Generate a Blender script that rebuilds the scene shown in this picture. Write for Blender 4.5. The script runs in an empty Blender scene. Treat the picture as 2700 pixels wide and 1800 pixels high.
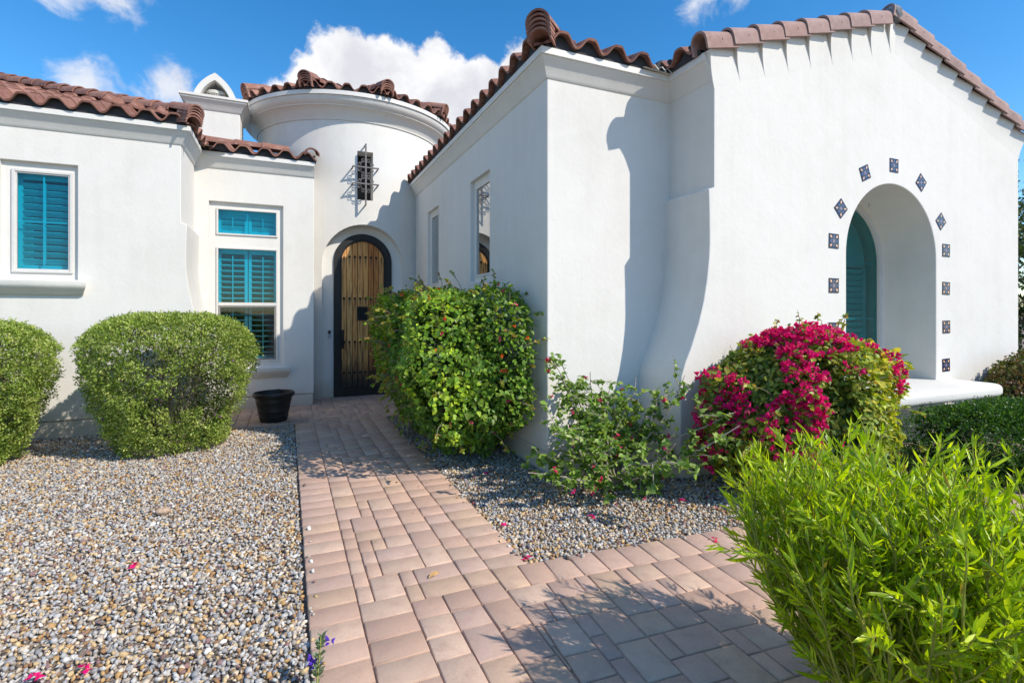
import bpy, bmesh, math, random
import numpy as np
from mathutils import Vector, Matrix, Quaternion, Euler
random.seed(11)
RNG = np.random.default_rng(11)
R = math.radians
scene = bpy.context.scene
COL = scene.collection

# ------------------------------------------------------------------ camera
CAM_H = 1.45
YAW = R(23.7)
cam_data = bpy.data.cameras.new('camera')
cam_data.sensor_width = 36.0
cam_data.lens = 18.0
cam_data.shift_y = -0.0278
cam_data.clip_start = 0.05
cam_data.clip_end = 3000
cam = bpy.data.objects.new('camera', cam_data)
COL.objects.link(cam)
cam.location = (0, 0, CAM_H)
cam.rotation_euler = (R(90), 0, -YAW)
scene.camera = cam
FWD = (math.sin(YAW), math.cos(YAW))

def px_dir(u, v):
    """direction of a photo pixel (2352 wide) in the world, used only for the sky's clouds"""
    a = (u*2700/2352-1350)/1350.0; b = (825-v*2700/2352)/1350.0
    d = Vector((a*math.cos(YAW)+math.sin(YAW), math.cos(YAW)-a*math.sin(YAW), b))
    return d.normalized()

# ------------------------------------------------------------------ light
SUN_EL = R(41)
SUN_AZ = math.atan2(0.65, -0.76)            # clockwise from +Y
sun_dir = Vector((math.sin(SUN_AZ)*math.cos(SUN_EL), math.cos(SUN_AZ)*math.cos(SUN_EL), math.sin(SUN_EL)))
sd = bpy.data.lights.new('sun', 'SUN')
sd.energy = 4.9
sd.angle = R(0.55)
sd.color = (1.0, 0.92, 0.80)
sun = bpy.data.objects.new('sun', sd)
COL.objects.link(sun)
sun.location = (20, -20, 30)
sun.rotation_euler = (-sun_dir).to_track_quat('-Z', 'Y').to_euler()

scene.view_settings.view_transform = 'Standard'
scene.view_settings.look = 'None'
scene.view_settings.exposure = 0.08
scene.view_settings.gamma = 1.0
scene.view_settings.use_curve_mapping = False

# ------------------------------------------------------------------ world
world = bpy.data.worlds.new('World')
scene.world = world
world.use_nodes = True
WN = world.node_tree.nodes; WL = world.node_tree.links
WN.clear()
class NT:
    def __init__(s, tree): s.t = tree; s.n = tree.nodes; s.l = tree.links
    def node(s, kind, **kw):
        n = s.n.new(kind)
        for k, v in kw.items(): setattr(n, k, v)
        return n
    def put(s, sock, val):
        if hasattr(val, 'is_output') or isinstance(val, bpy.types.NodeSocket): s.l.new(val, sock)
        else: sock.default_value = val
    def math(s, op, a, b=0.0, c=None, clamp=False):
        n = s.node('ShaderNodeMath', operation=op, use_clamp=clamp)
        s.put(n.inputs[0], a); s.put(n.inputs[1], b)
        if c is not None: s.put(n.inputs[2], c)
        return n.outputs[0]
    def vmath(s, op, a, b=None):
        n = s.node('ShaderNodeVectorMath', operation=op)
        s.put(n.inputs[0], a)
        if b is not None: s.put(n.inputs[1], b)
        return n.outputs['Value'] if op in ('DOT_PRODUCT', 'LENGTH', 'DISTANCE') else n.outputs[0]
    def smooth(s, x, a, b):
        n = s.node('ShaderNodeMapRange', interpolation_type='SMOOTHSTEP')
        s.put(n.inputs[0], x); n.inputs[1].default_value = a; n.inputs[2].default_value = b
        n.inputs[3].default_value = 0; n.inputs[4].default_value = 1
        return n.outputs[0]
    def noise(s, vec, scale, detail=4, rough=0.55, dist=0.0, color=False):
        n = s.node('ShaderNodeTexNoise')
        if vec is not None: s.put(n.inputs['Vector'], vec)
        n.inputs['Scale'].default_value = scale; n.inputs['Detail'].default_value = detail
        n.inputs['Roughness'].default_value = rough; n.inputs['Distortion'].default_value = dist
        return n.outputs['Color'] if color else n.outputs['Fac']
    def mix(s, f, a, b, blend='MIX'):
        n = s.node('ShaderNodeMix', data_type='RGBA', blend_type=blend)
        s.put(n.inputs[0], f)
        s.put(n.inputs[6], a if not isinstance(a, tuple) else (*a[:3], 1))
        s.put(n.inputs[7], b if not isinstance(b, tuple) else (*b[:3], 1))
        return n.outputs[2]
    def ramp(s, f, stops, interp='LINEAR'):
        n = s.node('ShaderNodeValToRGB'); s.put(n.inputs[0], f)
        cr = n.color_ramp; cr.interpolation = interp
        while len(cr.elements) < len(stops): cr.elements.new(0.5)
        for e, (p, c) in zip(cr.elements, stops):
            e.position = p; e.color = (*c[:3], 1)
        return n.outputs[0]

w = NT(world.node_tree)
sky = w.node('ShaderNodeTexSky', sky_type='NISHITA', sun_disc=False)
sky.sun_elevation = SUN_EL
sky.sun_rotation = SUN_AZ
sky.altitude = 400
sky.air_density = 1.0; sky.dust_density = 0.35; sky.ozone_density = 2.0
hs = w.node('ShaderNodeHueSaturation')
hs.inputs['Hue'].default_value = 0.498
hs.inputs['Saturation'].default_value = 1.38
hs.inputs['Value'].default_value = 2.0
WL.new(sky.outputs[0], hs.inputs['Color'])
tc = w.node('ShaderNodeTexCoord')
D = tc.outputs['Generated']
# clouds: cumulus banks at set places all round the sky, broken up by noise
blobs = []
def cl(u, v, r): blobs.append((px_dir(u, v), r))
for u, v, r in [(805, 150, 0.066), (720, 205, 0.060), (905, 175, 0.062), (1020, 175, 0.062), (1100, 190, 0.055), (1205, 160, 0.058),
                (1000, 270, 0.10), (850, 265, 0.09), (668, 240, 0.05), (1150, 265, 0.095)]: cl(u, v, r)
small = []
for u, v, r in [(200, 190, 0.048), (380, 205, 0.048), (270, -40, 0.055), (150, -48, 0.045), (1610, -8, 0.042), (1690, -30, 0.04)]:
    small.append((px_dir(u, v), r))
rr = random.Random(5)
for k in range(9):                                    # the rest of the sky, round the compass and overhead
    az = 70 + rr.random()*256; el = 8+rr.random()*52
    az = R(az + 12)
    d = Vector((math.sin(az)*math.cos(R(el)), math.cos(az)*math.cos(R(el)), math.sin(R(el))))
    for q in range(2):
        e = (d + Vector((rr.uniform(-.12, .12), rr.uniform(-.12, .12), rr.uniform(-.04, .04)))).normalized()
        (blobs if k % 3 == 0 else small).append((e, rr.uniform(.06, .13)))
def blob_field(lst):
    acc = None
    for c, r in lst:
        dist = w.vmath('DISTANCE', D, tuple(c))
        m = w.math('SUBTRACT', 1.0, w.math('DIVIDE', dist, r))
        acc = m if acc is None else w.math('MAXIMUM', acc, m)
    return acc
fa = blob_field(blobs); fb = blob_field(small)
n1 = w.noise(D, 15.0, 8, 0.60)
n2 = w.noise(D, 17.0, 8, 0.62, 0.4)
da = w.math('ADD', fa, w.math('MULTIPLY', w.math('SUBTRACT', n1, 0.5), 1.7))
ca = w.smooth(da, 0.0, 0.30)
db = w.math('ADD', fb, w.math('MULTIPLY', w.math('SUBTRACT', n2, 0.5), 2.3))
cb = w.math('MULTIPLY', w.smooth(db, 0.05, 0.9), 0.85)
mask = w.math('MAXIMUM', ca, cb, clamp=True)
n3 = w.noise(D, 7.0, 6, 0.6, 0.3)
shade = w.ramp(n3, [(0.36, (7.2, 7.3, 7.9)), (0.56, (9.6, 9.6, 9.8))])
skycol = w.mix(mask, hs.outputs[0], shade)
bg = w.node('ShaderNodeBackground')
WL.new(skycol, bg.inputs[0])
bg.inputs[1].default_value = 0.10
wo = w.node('ShaderNodeOutputWorld')
WL.new(bg.outputs[0], wo.inputs[0])

# ------------------------------------------------------------------ material helpers
def lin(r, g, b):
    f = lambda c: (c/255/12.92) if c/255 <= 0.04045 else ((c/255+0.055)/1.055)**2.4
    return (f(r), f(g), f(b))
MATS = {}
def new_mat(name):
    m = bpy.data.materials.new(name); m.use_nodes = True
    t = NT(m.node_tree); b = t.n['Principled BSDF']
    MATS[name] = m
    return m, t, b
def coords(t, kind='Object'):
    return t.node('ShaderNodeTexCoord').outputs[kind]
def bump(t, b, h, strength=0.3, dist=0.01):
    n = t.node('ShaderNodeBump'); n.inputs['Strength'].default_value = strength; n.inputs['Distance'].default_value = dist
    t.put(n.inputs['Height'], h); t.l.new(n.outputs[0], b.inputs['Normal'])
def simple(name, col, rough=0.7, metal=0.0, spec=0.4, noise_amt=0.12, nscale=20, bstr=0.1, bscale=80):
    m, t, b = new_mat(name)
    c = coords(t)
    n = t.noise(c, nscale, 5)
    dark = tuple(x*(1-noise_amt) for x in col); lite = tuple(min(1, x*(1+noise_amt)) for x in col)
    t.l.new(t.ramp(n, [(0.3, dark), (0.7, lite)]), b.inputs['Base Color'])
    b.inputs['Roughness'].default_value = rough; b.inputs['Metallic'].default_value = metal
    b.inputs['Specular IOR Level'].default_value = spec
    if bstr: bump(t, b, t.noise(c, bscale, 4), bstr, 0.004)
    return m

# stucco
m, t, b = new_mat('stucco')
c = coords(t)
big = t.noise(c, 0.8, 5, 0.6); mid = t.noise(c, 5.5, 5, 0.6); fine = t.noise(c, 140, 4, 0.6)
mp = t.node('ShaderNodeMapping'); mp.inputs['Scale'].default_value = (9, 9, 0.45); t.l.new(c, mp.inputs[0])
streak = t.noise(mp.outputs[0], 1.0, 5, 0.6)
v = t.math('ADD', t.math('MULTIPLY', big, 0.5), t.math('ADD', t.math('MULTIPLY', mid, 0.25), t.math('MULTIPLY', streak, 0.25)))
wallc = t.ramp(v, [(0.34, (0.640, 0.618, 0.576)), (0.50, (0.690, 0.670, 0.630)), (0.64, (0.715, 0.696, 0.660))])
sz_ = t.node('ShaderNodeSeparateXYZ'); t.l.new(c, sz_.inputs[0])
foot = t.math('SUBTRACT', 1.0, t.smooth(t.math('ADD', sz_.outputs[2], t.math('MULTIPLY', mid, -.35)), -0.12, 0.22))
wallc = t.mix(t.math('MULTIPLY', foot, 0.55), wallc, lin(176, 158, 134))
spot = t.smooth(t.noise(c, 38, 3, 0.5), 0.72, 0.78)
wallc = t.mix(t.math('MULTIPLY', spot, 0.22), wallc, lin(150, 146, 140))
t.l.new(wallc, b.inputs['Base Color'])
b.inputs['Roughness'].default_value = 0.88; b.inputs['Specular IOR Level'].default_value = 0.2
hgt = t.math('ADD', t.math('MULTIPLY', fine, 0.35), t.math('ADD', t.math('MULTIPLY', t.noise(c, 26, 5), 0.8), t.math('MULTIPLY', t.noise(c, 3.2, 4), 2.4)))
bump(t, b, hgt, 0.30, 0.006)

simple('trim_paint', (0.69, 0.672, 0.636), 0.6, noise_amt=0.03, bstr=0.05)
simple('vinyl_frame', (0.62, 0.60, 0.57), 0.45, noise_amt=0.04, bstr=0.03)
simple('bronze_screen_frame', (0.22, 0.205, 0.19), 0.5, noise_amt=0.08)
simple('bird_stop', (0.045, 0.046, 0.052), 0.9, noise_amt=0.25, nscale=9)
simple('iron', (0.17, 0.155, 0.15), 0.55, metal=0.6, noise_amt=0.25, nscale=30)
simple('black_iron', (0.013, 0.012, 0.012), 0.55, noise_amt=0.3, nscale=25)
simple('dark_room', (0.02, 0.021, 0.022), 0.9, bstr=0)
simple('shutter', (0.78, 0.78, 0.77), 0.5, noise_amt=0.02, bstr=0)
simple('flashing', (0.60, 0.58, 0.52), 0.55, noise_amt=0.08)
simple('mortar', (0.16, 0.17, 0.19), 0.9, noise_amt=0.5, nscale=18, bstr=0.5, bscale=30)
simple('mesh_vent', (0.55, 0.53, 0.47), 0.7, noise_amt=0.1)
simple('grey_plastic', (0.38, 0.39, 0.41), 0.4, noise_amt=0.03, bstr=0)
simple('black_plastic', (0.01, 0.01, 0.011), 0.25, noise_amt=0.1, bstr=0)
simple('bark', (0.21, 0.17, 0.135), 0.9, noise_amt=0.35, nscale=40, bstr=0.4, bscale=60)
simple('twig', (0.20, 0.125, 0.085), 0.8, noise_amt=0.3, nscale=40)
simple('pale_bark', (0.36, 0.315, 0.27), 0.9, noise_amt=0.3, nscale=40, bstr=0.4)
simple('lime_stem', (0.26, 0.27, 0.05), 0.6, noise_amt=0.3, nscale=12)
simple('dry_leaf', (0.42, 0.25, 0.10), 0.8, noise_amt=0.35, nscale=30)
simple('stone', (0.43, 0.31, 0.22), 0.85, noise_amt=0.25, nscale=30, bstr=0.5, bscale=40)
simple('stamen', (0.75, 0.70, 0.50), 0.6, noise_amt=0.05, bstr=0)

# roof tile concrete
m, t, b = new_mat('roof_tile')
oi = t.node('ShaderNodeObjectInfo'); c = coords(t)
rnd = oi.outputs['Random']
base = t.ramp(rnd, [(0.0, lin(116, 76, 64)), (0.25, lin(140, 98, 84)), (0.5, lin(126, 88, 78)), (0.75, lin(158, 114, 98)), (1.0, lin(108, 74, 68))])
n = t.noise(c, 14, 6, 0.65)
colr = t.mix(t.smooth(n, 0.42, 0.75), base, t.mix(0.5, base, lin(176, 150, 138)))
colr = t.mix(t.math('MULTIPLY', t.smooth(t.noise(c, 5, 5, 0.7, 0.4), 0.55, 0.8), 0.55), colr, lin(84, 66, 64))
t.l.new(colr, b.inputs['Base Color'])
b.inputs['Roughness'].default_value = 0.85; b.inputs['Specular IOR Level'].default_value = 0.25
bump(t, b, t.noise(c, 90, 5, 0.7), 0.35, 0.004)
m, t, b = new_mat('rake_tile')
oi = t.node('ShaderNodeObjectInfo'); c = coords(t)
base = t.ramp(oi.outputs['Random'], [(0.0, lin(142, 118, 114)), (0.5, lin(158, 132, 126)), (1.0, lin(150, 120, 112))])
n = t.noise(c, 9, 6, 0.65)
colr = t.mix(t.smooth(n, 0.4, 0.8), base, lin(178, 154, 146))
colr = t.mix(t.math('MULTIPLY', t.smooth(t.noise(c, 30, 4, 0.7), 0.62, 0.8), 0.4), colr, lin(96, 76, 74))
t.l.new(colr, b.inputs['Base Color'])
b.inputs['Roughness'].default_value = 0.85; b.inputs['Specular IOR Level'].default_value = 0.25
bump(t, b, t.noise(c, 90, 5, 0.7), 0.35, 0.004)

# pavers
m, t, b = new_mat('paver')
at = t.node('ShaderNodeAttribute', attribute_name='col'); c = coords(t)
n = t.noise(c, 13, 5, 0.6); n_s = t.noise(c, 260, 3, 0.7)
colr = t.mix(t.math('MULTIPLY', t.smooth(n, 0.42, 0.72), 0.55), at.outputs['Color'], lin(176, 146, 130))
colr = t.mix(t.math('MULTIPLY', t.smooth(n_s, 0.56, 0.70), 0.6), colr, lin(96, 80, 76))
colr = t.mix(t.math('MULTIPLY', t.smooth(t.noise(c, 330, 2, 0.6), 0.66, 0.75), 0.6), colr, lin(226, 208, 190))
colr = t.mix(t.math('MULTIPLY', t.smooth(t.noise(c, 1.7, 5, 0.6), 0.5, 0.75), 0.3), colr, lin(156, 130, 118))
t.l.new(colr, b.inputs['Base Color'])
b.inputs['Roughness'].default_value = 0.9; b.inputs['Specular IOR Level'].default_value = 0.2
bump(t, b, t.math('ADD', t.math('MULTIPLY', n_s, 0.6), t.noise(c, 45, 4)), 0.35, 0.004)
simple('joint_sand', lin(188, 156, 132), 0.95, noise_amt=0.3, nscale=60, bstr=0.5, bscale=250)

# ground (gravel far off)
m, t, b = new_mat('ground')
c = coords(t)
vo = t.node('ShaderNodeTexVoronoi'); vo.inputs['Scale'].default_value = 34; t.l.new(c, vo.inputs['Vector'])
sep = t.node('ShaderNodeSeparateColor'); t.l.new(vo.outputs['Color'], sep.inputs[0])
colr = t.ramp(sep.outputs[0], [(0.0, lin(104, 84, 66)), (0.3, lin(130, 128, 130)), (0.6, lin(160, 136, 104)), (0.85, lin(150, 152, 158)), (1.0, lin(186, 178, 168))])
colr = t.mix(t.smooth(vo.outputs['Distance'], 0.25, 0.6), colr, lin(128, 112, 94))
t.l.new(colr, b.inputs['Base Color']); b.inputs['Roughness'].default_value = 0.95
bump(t, b, t.math('SUBTRACT', 1.0, vo.outputs['Distance']), 0.8, 0.02)
# loose stones
m, t, b = new_mat('gravel')
at = t.node('ShaderNodeAttribute', attribute_name='col'); c = coords(t)
n = t.noise(c, 120, 4, 0.65)
colr = t.mix(1.0, at.outputs['Color'], t.ramp(n, [(0.3, (0.72, 0.70, 0.68)), (0.62, (1.12, 1.12, 1.12))]), 'MULTIPLY')
t.l.new(colr, b.inputs['Base Color']); b.inputs['Roughness'].default_value = 0.8
b.inputs['Specular IOR Level'].default_value = 0.35

# leaves
def leaf_mat(name, trans=0.35, rough=0.45, spec=0.45, trans_tint=(1.25, 1.15, 0.45)):
    m, t, b = new_mat(name)
    at = t.node('ShaderNodeAttribute', attribute_name='col')
    b.inputs['Roughness'].default_value = rough; b.inputs['Specular IOR Level'].default_value = spec
    t.l.new(at.outputs['Color'], b.inputs['Base Color'])
    tr = t.node('ShaderNodeBsdfTranslucent')
    t.l.new(t.mix(1.0, at.outputs['Color'], trans_tint, 'MULTIPLY'), tr.inputs[0])
    mx = t.node('ShaderNodeMixShader'); mx.inputs[0].default_value = trans
    t.l.new(b.outputs[0], mx.inputs[1]); t.l.new(tr.outputs[0], mx.inputs[2])
    t.l.new(mx.outputs[0], t.n['Material Output'].inputs[0])
    return m
leaf_mat('leaf', 0.35)
leaf_mat('glossy_leaf', 0.38, 0.42, 0.35)
leaf_mat('lime_leaf', 0.45, 0.38, 0.55, (1.3, 1.25, 0.3))
leaf_mat('bract', 0.4, 0.6, 0.2, (1.1, 0.8, 1.0))

# glass
def glass(name, tint, refl=0.10, rough=0.0, spread=0.55, refl_tint=(1, 1, 1), k=0.75):
    m = bpy.data.materials.new(name); m.use_nodes = True; MATS[name] = m
    t = NT(m.node_tree); t.n.remove(t.n['Principled BSDF'])
    tr = t.node('ShaderNodeBsdfTransparent'); tr.inputs[0].default_value = (*tint, 1)
    gl = t.node('ShaderNodeBsdfGlossy'); gl.inputs['Roughness'].default_value = rough; gl.inputs[0].default_value = (*refl_tint, 1)
    lw = t.node('ShaderNodeLayerWeight'); lw.inputs[0].default_value = spread
    f = t.math('ADD', refl, t.math('MULTIPLY', t.math('POWER', lw.outputs['Facing'], 2.5), k), clamp=True)
    mx = t.node('ShaderNodeMixShader'); t.put(mx.inputs[0], f)
    t.l.new(tr.outputs[0], mx.inputs[1]); t.l.new(gl.outputs[0], mx.inputs[2])
    t.l.new(mx.outputs[0], t.n['Material Output'].inputs[0])
glass('teal_glass', (0.03, 0.79, 0.87), 0.035, k=.5)
glass('screened_glass', (0.42, 0.62, 0.67), 0.04, k=.35)
glass('dark_teal_glass', (0.20, 0.66, 0.67), 0.04, k=.25)
glass('mirror_glass', (0.30, 0.36, 0.40), 0.34, k=.6)

# door wood: boards with grain, weathered black towards the sill
m, t, b = new_mat('door_wood')
c = coords(t); oi = t.node('ShaderNodeObjectInfo')
mp = t.node('ShaderNodeMapping'); mp.inputs['Scale'].default_value = (26, 10, 1.5); t.l.new(c, mp.inputs[0])
off = t.node('ShaderNodeVectorMath', operation='ADD'); t.l.new(mp.outputs[0], off.inputs[0])
cmb = t.node('ShaderNodeCombineXYZ'); t.put(cmb.inputs[0], t.math('MULTIPLY', oi.outputs['Random'], 60.0)); t.put(cmb.inputs[2], t.math('MULTIPLY', oi.outputs['Random'], 17.0))
t.l.new(cmb.outputs[0], off.inputs[1])
g = t.noise(off.outputs[0], 1.3, 7, 0.6, 1.2)
base = t.ramp(oi.outputs['Random'], [(0.0, lin(222, 160, 88)), (0.35, lin(190, 116, 52)), (0.65, lin(228, 174, 104)), (1.0, lin(204, 134, 66))])
colr = t.mix(t.smooth(g, 0.42, 0.66), base, t.mix(0.6, base, lin(88, 46, 18)))
sepx = t.node('ShaderNodeSeparateXYZ'); t.l.new(c, sepx.inputs[0])
wn = t.math('ADD', sepx.outputs[2], t.math('MULTIPLY', t.math('SUBTRACT', g, 0.5), -1.0))
wet = t.math('SUBTRACT', 1.0, t.smooth(wn, 0.22, 1.0))
fr = t.math('FRACT', t.math('DIVIDE', t.math('ADD', sepx.outputs[0], 0.36), 0.09))
lane = t.math('SUBTRACT', 1.0, t.smooth(t.math('ABSOLUTE', t.math('SUBTRACT', fr, 0.5)), 0.05, 0.26))
drip = None
for zr_ in (.95, 1.70, 2.42):
    below = t.math('SUBTRACT', zr_+.02, sepx.outputs[2])
    dd_ = t.math('MULTIPLY', t.smooth(below, 0.0, 0.03), t.math('SUBTRACT', 1.0, t.smooth(t.math('ADD', below, t.math('MULTIPLY', g, .25)), 0.12, 0.42)))
    drip = dd_ if drip is None else t.math('MAXIMUM', drip, dd_)
wet = t.math('MAXIMUM', wet, t.math('MULTIPLY', t.math('MULTIPLY', drip, lane), 0.85))
colr = t.mix(wet, colr, t.ramp(g, [(0.35, lin(20, 15, 12)), (0.6, lin(58, 46, 38)), (0.75, lin(120, 108, 96))]))
t.l.new(colr, b.inputs['Base Color']); b.inputs['Roughness'].default_value = 0.65
bump(t, b, g, 0.4, 0.004)

# nursery pot
m, t, b = new_mat('pot_plastic')
c = coords(t)
n = t.noise(c, 6, 6, 0.7)
t.l.new(t.ramp(n, [(0.35, (0.010, 0.010, 0.011)), (0.6, (0.022, 0.021, 0.021)), (0.75, (0.05, 0.046, 0.043))]), b.inputs['Base Color'])
b.inputs['Roughness'].default_value = 0.5; b.inputs['Specular IOR Level'].default_value = 0.4
simple('soil', (0.05, 0.035, 0.025), 0.95, noise_amt=0.4, nscale=40, bstr=0.6)

# painted majolica tile
m, t, b = new_mat('majolica')
c = coords(t)
sx = t.node('ShaderNodeSeparateXYZ'); t.l.new(c, sx.inputs[0])
X = t.math('DIVIDE', sx.outputs[0], 0.075); Z = t.math('DIVIDE', sx.outputs[2], 0.075)
ax = t.math('ABSOLUTE', X); az = t.math('ABSOLUTE', Z)
rad = t.math('SQRT', t.math('ADD', t.math('MULTIPLY', X, X), t.math('MULTIPLY', Z, Z)))
th = t.math('ARCTAN2', Z, X)
pet = t.math('ADD', 0.42, t.math('MULTIPLY', t.math('COSINE', t.math('MULTIPLY', th, 4.0)), 0.20))
q = t.math('SUBTRACT', rad, pet)
dx = t.math('SUBTRACT', ax, 0.60); dz = t.math('SUBTRACT', az, 0.60)
dc = t.math('ADD', t.math('ABSOLUTE', t.math('ADD', dx, dz)), t.math('MULTIPLY', t.math('ABSOLUTE', t.math('SUBTRACT', dx, dz)), 1.7))
white = lin(116, 128, 146); navy = lin(26, 38, 82); brown = lin(38, 28, 26); peach = lin(222, 178, 152)
colr = t.mix(t.smooth(dc, 0.44, 0.38), brown, peach)
edge = t.math('MINIMUM', t.smooth(t.math('MAXIMUM', ax, az), 0.55, 0.62), t.smooth(t.math('MINIMUM', ax, az), 0.34, 0.28))
colr = t.mix(edge, colr, navy)
colr = t.mix(t.math('MULTIPLY', t.smooth(q, 0.10, 0.06), 1.0), colr, white)
colr = t.mix(t.smooth(q, 0.0, -0.05), colr, navy)
colr = t.mix(t.smooth(rad, 0.24, 0.19), colr, white)
colr = t.mix(t.smooth(rad, 0.13, 0.09), colr, lin(196, 96, 72))
colr = t.mix(t.smooth(t.math('MAXIMUM', ax, az), 0.93, 0.96), colr, lin(26, 34, 70))
t.l.new(colr, b.inputs['Base Color']); b.inputs['Roughness'].default_value = 0.3

# ------------------------------------------------------------------ mesh helpers
def tag(o, label=None, cat=None, group=None, kind=None):
    if label: o['label'] = label
    if cat: o['category'] = cat
    if group: o['group'] = group
    if kind: o['kind'] = kind
    return o
def empty(name, loc=(0, 0, 0), label=None, cat=None, group=None):
    o = bpy.data.objects.new(name, None); COL.objects.link(o); o.location = loc
    o.empty_display_size = 0.2
    return tag(o, label, cat, group)
def par(o, parent):
    if parent is not None:
        o.parent = parent
        o.matrix_parent_inverse = PARINV.get(parent.name, Matrix.Identity(4))
PARINV = {}
def link(name, me, mat=None, parent=None, smooth=None):
    o = bpy.data.objects.new(name, me); COL.objects.link(o)
    if mat: me.materials.append(MATS[mat]) if not me.materials else None
    if parent is not None: o.parent = parent
    if smooth is not None:
        me.polygons.foreach_set('use_smooth', [True]*len(me.polygons))
        me.set_sharp_from_angle(angle=R(smooth))
    return o
class MB:
    def __init__(s): s.v = []; s.f = []
    def add(s, vs, fs, M=None):
        k = len(s.v)
        s.v += [tuple(M @ Vector(p)) if M else tuple(p) for p in vs]
        s.f += [tuple(i+k for i in f) for f in fs]
        return s
    def box(s, x0, x1, y0, y1, z0, z1, M=None):
        return s.add([(x0, y0, z0), (x1, y0, z0), (x1, y1, z0), (x0, y1, z0), (x0, y0, z1), (x1, y0, z1), (x1, y1, z1), (x0, y1, z1)],
                     [(0, 3, 2, 1), (4, 5, 6, 7), (0, 1, 5, 4), (1, 2, 6, 5), (2, 3, 7, 6), (3, 0, 4, 7)], M)
    def prism(s, poly, a0, a1, axis='y', M=None):
        """poly in the plane across the axis: y -> (x,z), x -> (y,z), z -> (x,y)"""
        def P(p, a):
            return {'y': (p[0], a, p[1]), 'x': (a, p[0], p[1]), 'z': (p[0], p[1], a)}[axis]
        n = len(poly)
        vs = [P(p, a0) for p in poly]+[P(p, a1) for p in poly]
        fs = [tuple(range(n)), tuple(range(2*n-1, n-1, -1))]+[(i, i+n, (i+1) % n+n, (i+1) % n) for i in range(n)]
        return s.add(vs, fs, M)
    def tube(s, pts, rad, n=6, caps=True, M=None):
        pts = [Vector(p) for p in pts]
        if not hasattr(rad, '__len__'): rad = [rad]*len(pts)
        vs = []; fs = []; ref = Vector((0.31, 0.17, 0.93)); pu = None
        for i, p in enumerate(pts):
            d = (pts[min(i+1, len(pts)-1)]-pts[max(i-1, 0)])
            d = d.normalized() if d.length > 1e-9 else Vector((0, 0, 1))
            u = (pu - d*pu.dot(d)) if pu is not None else d.cross(ref if abs(d.dot(ref)) < 0.95 else Vector((1, 0, 0)))
            if u.length < 1e-6: u = d.orthogonal()
            u.normalize(); pu = u; vv = d.cross(u)
            for k in range(n):
                a = 2*math.pi*k/n
                vs.append(p+u*math.cos(a)*rad[i]+vv*math.sin(a)*rad[i])
        for i in range(len(pts)-1):
            for k in range(n):
                fs.append((i*n+k, i*n+(k+1) % n, (i+1)*n+(k+1) % n, (i+1)*n+k))
        if caps:
            fs.append(tuple(range(n-1, -1, -1))); fs.append(tuple(range((len(pts)-1)*n, len(pts)*n)))
        return s.add(vs, fs, M)
    def lathe(s, prof, cx=0, cy=0, n=48, closed=False, a0=0, a1=2*math.pi, M=None):
        """prof: (r,z) list"""
        m = len(prof); full = abs(a1-a0-2*math.pi) < 1e-6
        cnt = n if full else n+1
        vs = []; fs = []
        for k in range(cnt):
            a = a0+(a1-a0)*k/n
            for r, z in prof: vs.append((cx+r*math.sin(a), cy-r*math.cos(a), z))
        for k in range(n):
            k2 = (k+1) % cnt
            for i in range(m-1 if not closed else m):
                j = (i+1) % m
                fs.append((k*m+i, k2*m+i, k2*m+j, k*m+j))
        return s.add(vs, fs, M)
    def sweep(s, path, prof, closed_prof=True):
        """path: plan points, prof: (offset to the right of travel, z)"""
        n = len(path); m = len(prof); vs = []; fs = []
        P = [Vector((p[0], p[1])) for p in path]
        for i in range(n):
            d0 = (P[i]-P[i-1]).normalized() if i > 0 else None
            d1 = (P[i+1]-P[i]).normalized() if i < n-1 else None
            if d0 is None: d0 = d1
            if d1 is None: d1 = d0
            r0 = Vector((d0.y, -d0.x)); r1 = Vector((d1.y, -d1.x))
            mm = (r0+r1); mm = mm/ (mm.length_squared/2) if mm.length > 1e-6 else r0
            mm = mm if (r0-r1).length > 1e-6 else r0
            for o, z in prof: vs.append((P[i].x+mm.x*o, P[i].y+mm.y*o, z))
        for i in range(n-1):
            for k in range(m if closed_prof else m-1):
                j = (k+1) % m
                fs.append((i*m+k, i*m+j, (i+1)*m+j, (i+1)*m+k))
        if closed_prof:
            fs.append(tuple(range(m))); fs.append(tuple(range(n*m-1, (n-1)*m-1, -1)))
        return s.add(vs, fs)
    def mesh(s, name, fix=True):
        me = bpy.data.meshes.new(name); me.from_pydata(s.v, [], s.f); me.update()
        if fix:
            bm = bmesh.new(); bm.from_mesh(me); bmesh.ops.recalc_face_normals(bm, faces=bm.faces); bm.to_mesh(me); bm.free()
        return me
    def build(s, name, mat, parent=None, smooth=None, bevel=0, segs=2):
        o = link(name, s.mesh(name), mat, parent)
        if bevel: bake(o, bevel=bevel, segs=segs)
        if smooth is not None:
            o.data.polygons.foreach_set('use_smooth', [True]*len(o.data.polygons)); o.data.set_sharp_from_angle(angle=R(smooth))
        return o
def bake(o, cutters=(), bevel=0, segs=2, ang=35):
    """apply booleans and a small bevel, then throw the cutters away"""
    for cu in cutters:
        md = o.modifiers.new('cut', 'BOOLEAN'); md.operation = 'DIFFERENCE'; md.object = cu; md.solver = 'EXACT'
    if bevel:
        md = o.modifiers.new('bev', 'BEVEL'); md.width = bevel; md.segments = segs; md.limit_method = 'ANGLE'; md.angle_limit = R(ang); md.harden_normals = False
    dg = bpy.context.evaluated_depsgraph_get()
    me = bpy.data.meshes.new_from_object(o.evaluated_get(dg))
    o.modifiers.clear(); old = o.data; o.data = me; bpy.data.meshes.remove(old)
    for cu in cutters:
        d = cu.data; bpy.data.objects.remove(cu); bpy.data.meshes.remove(d)
    return o
def cutter(mb): return link('cutter', mb.mesh('cutter'))
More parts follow.
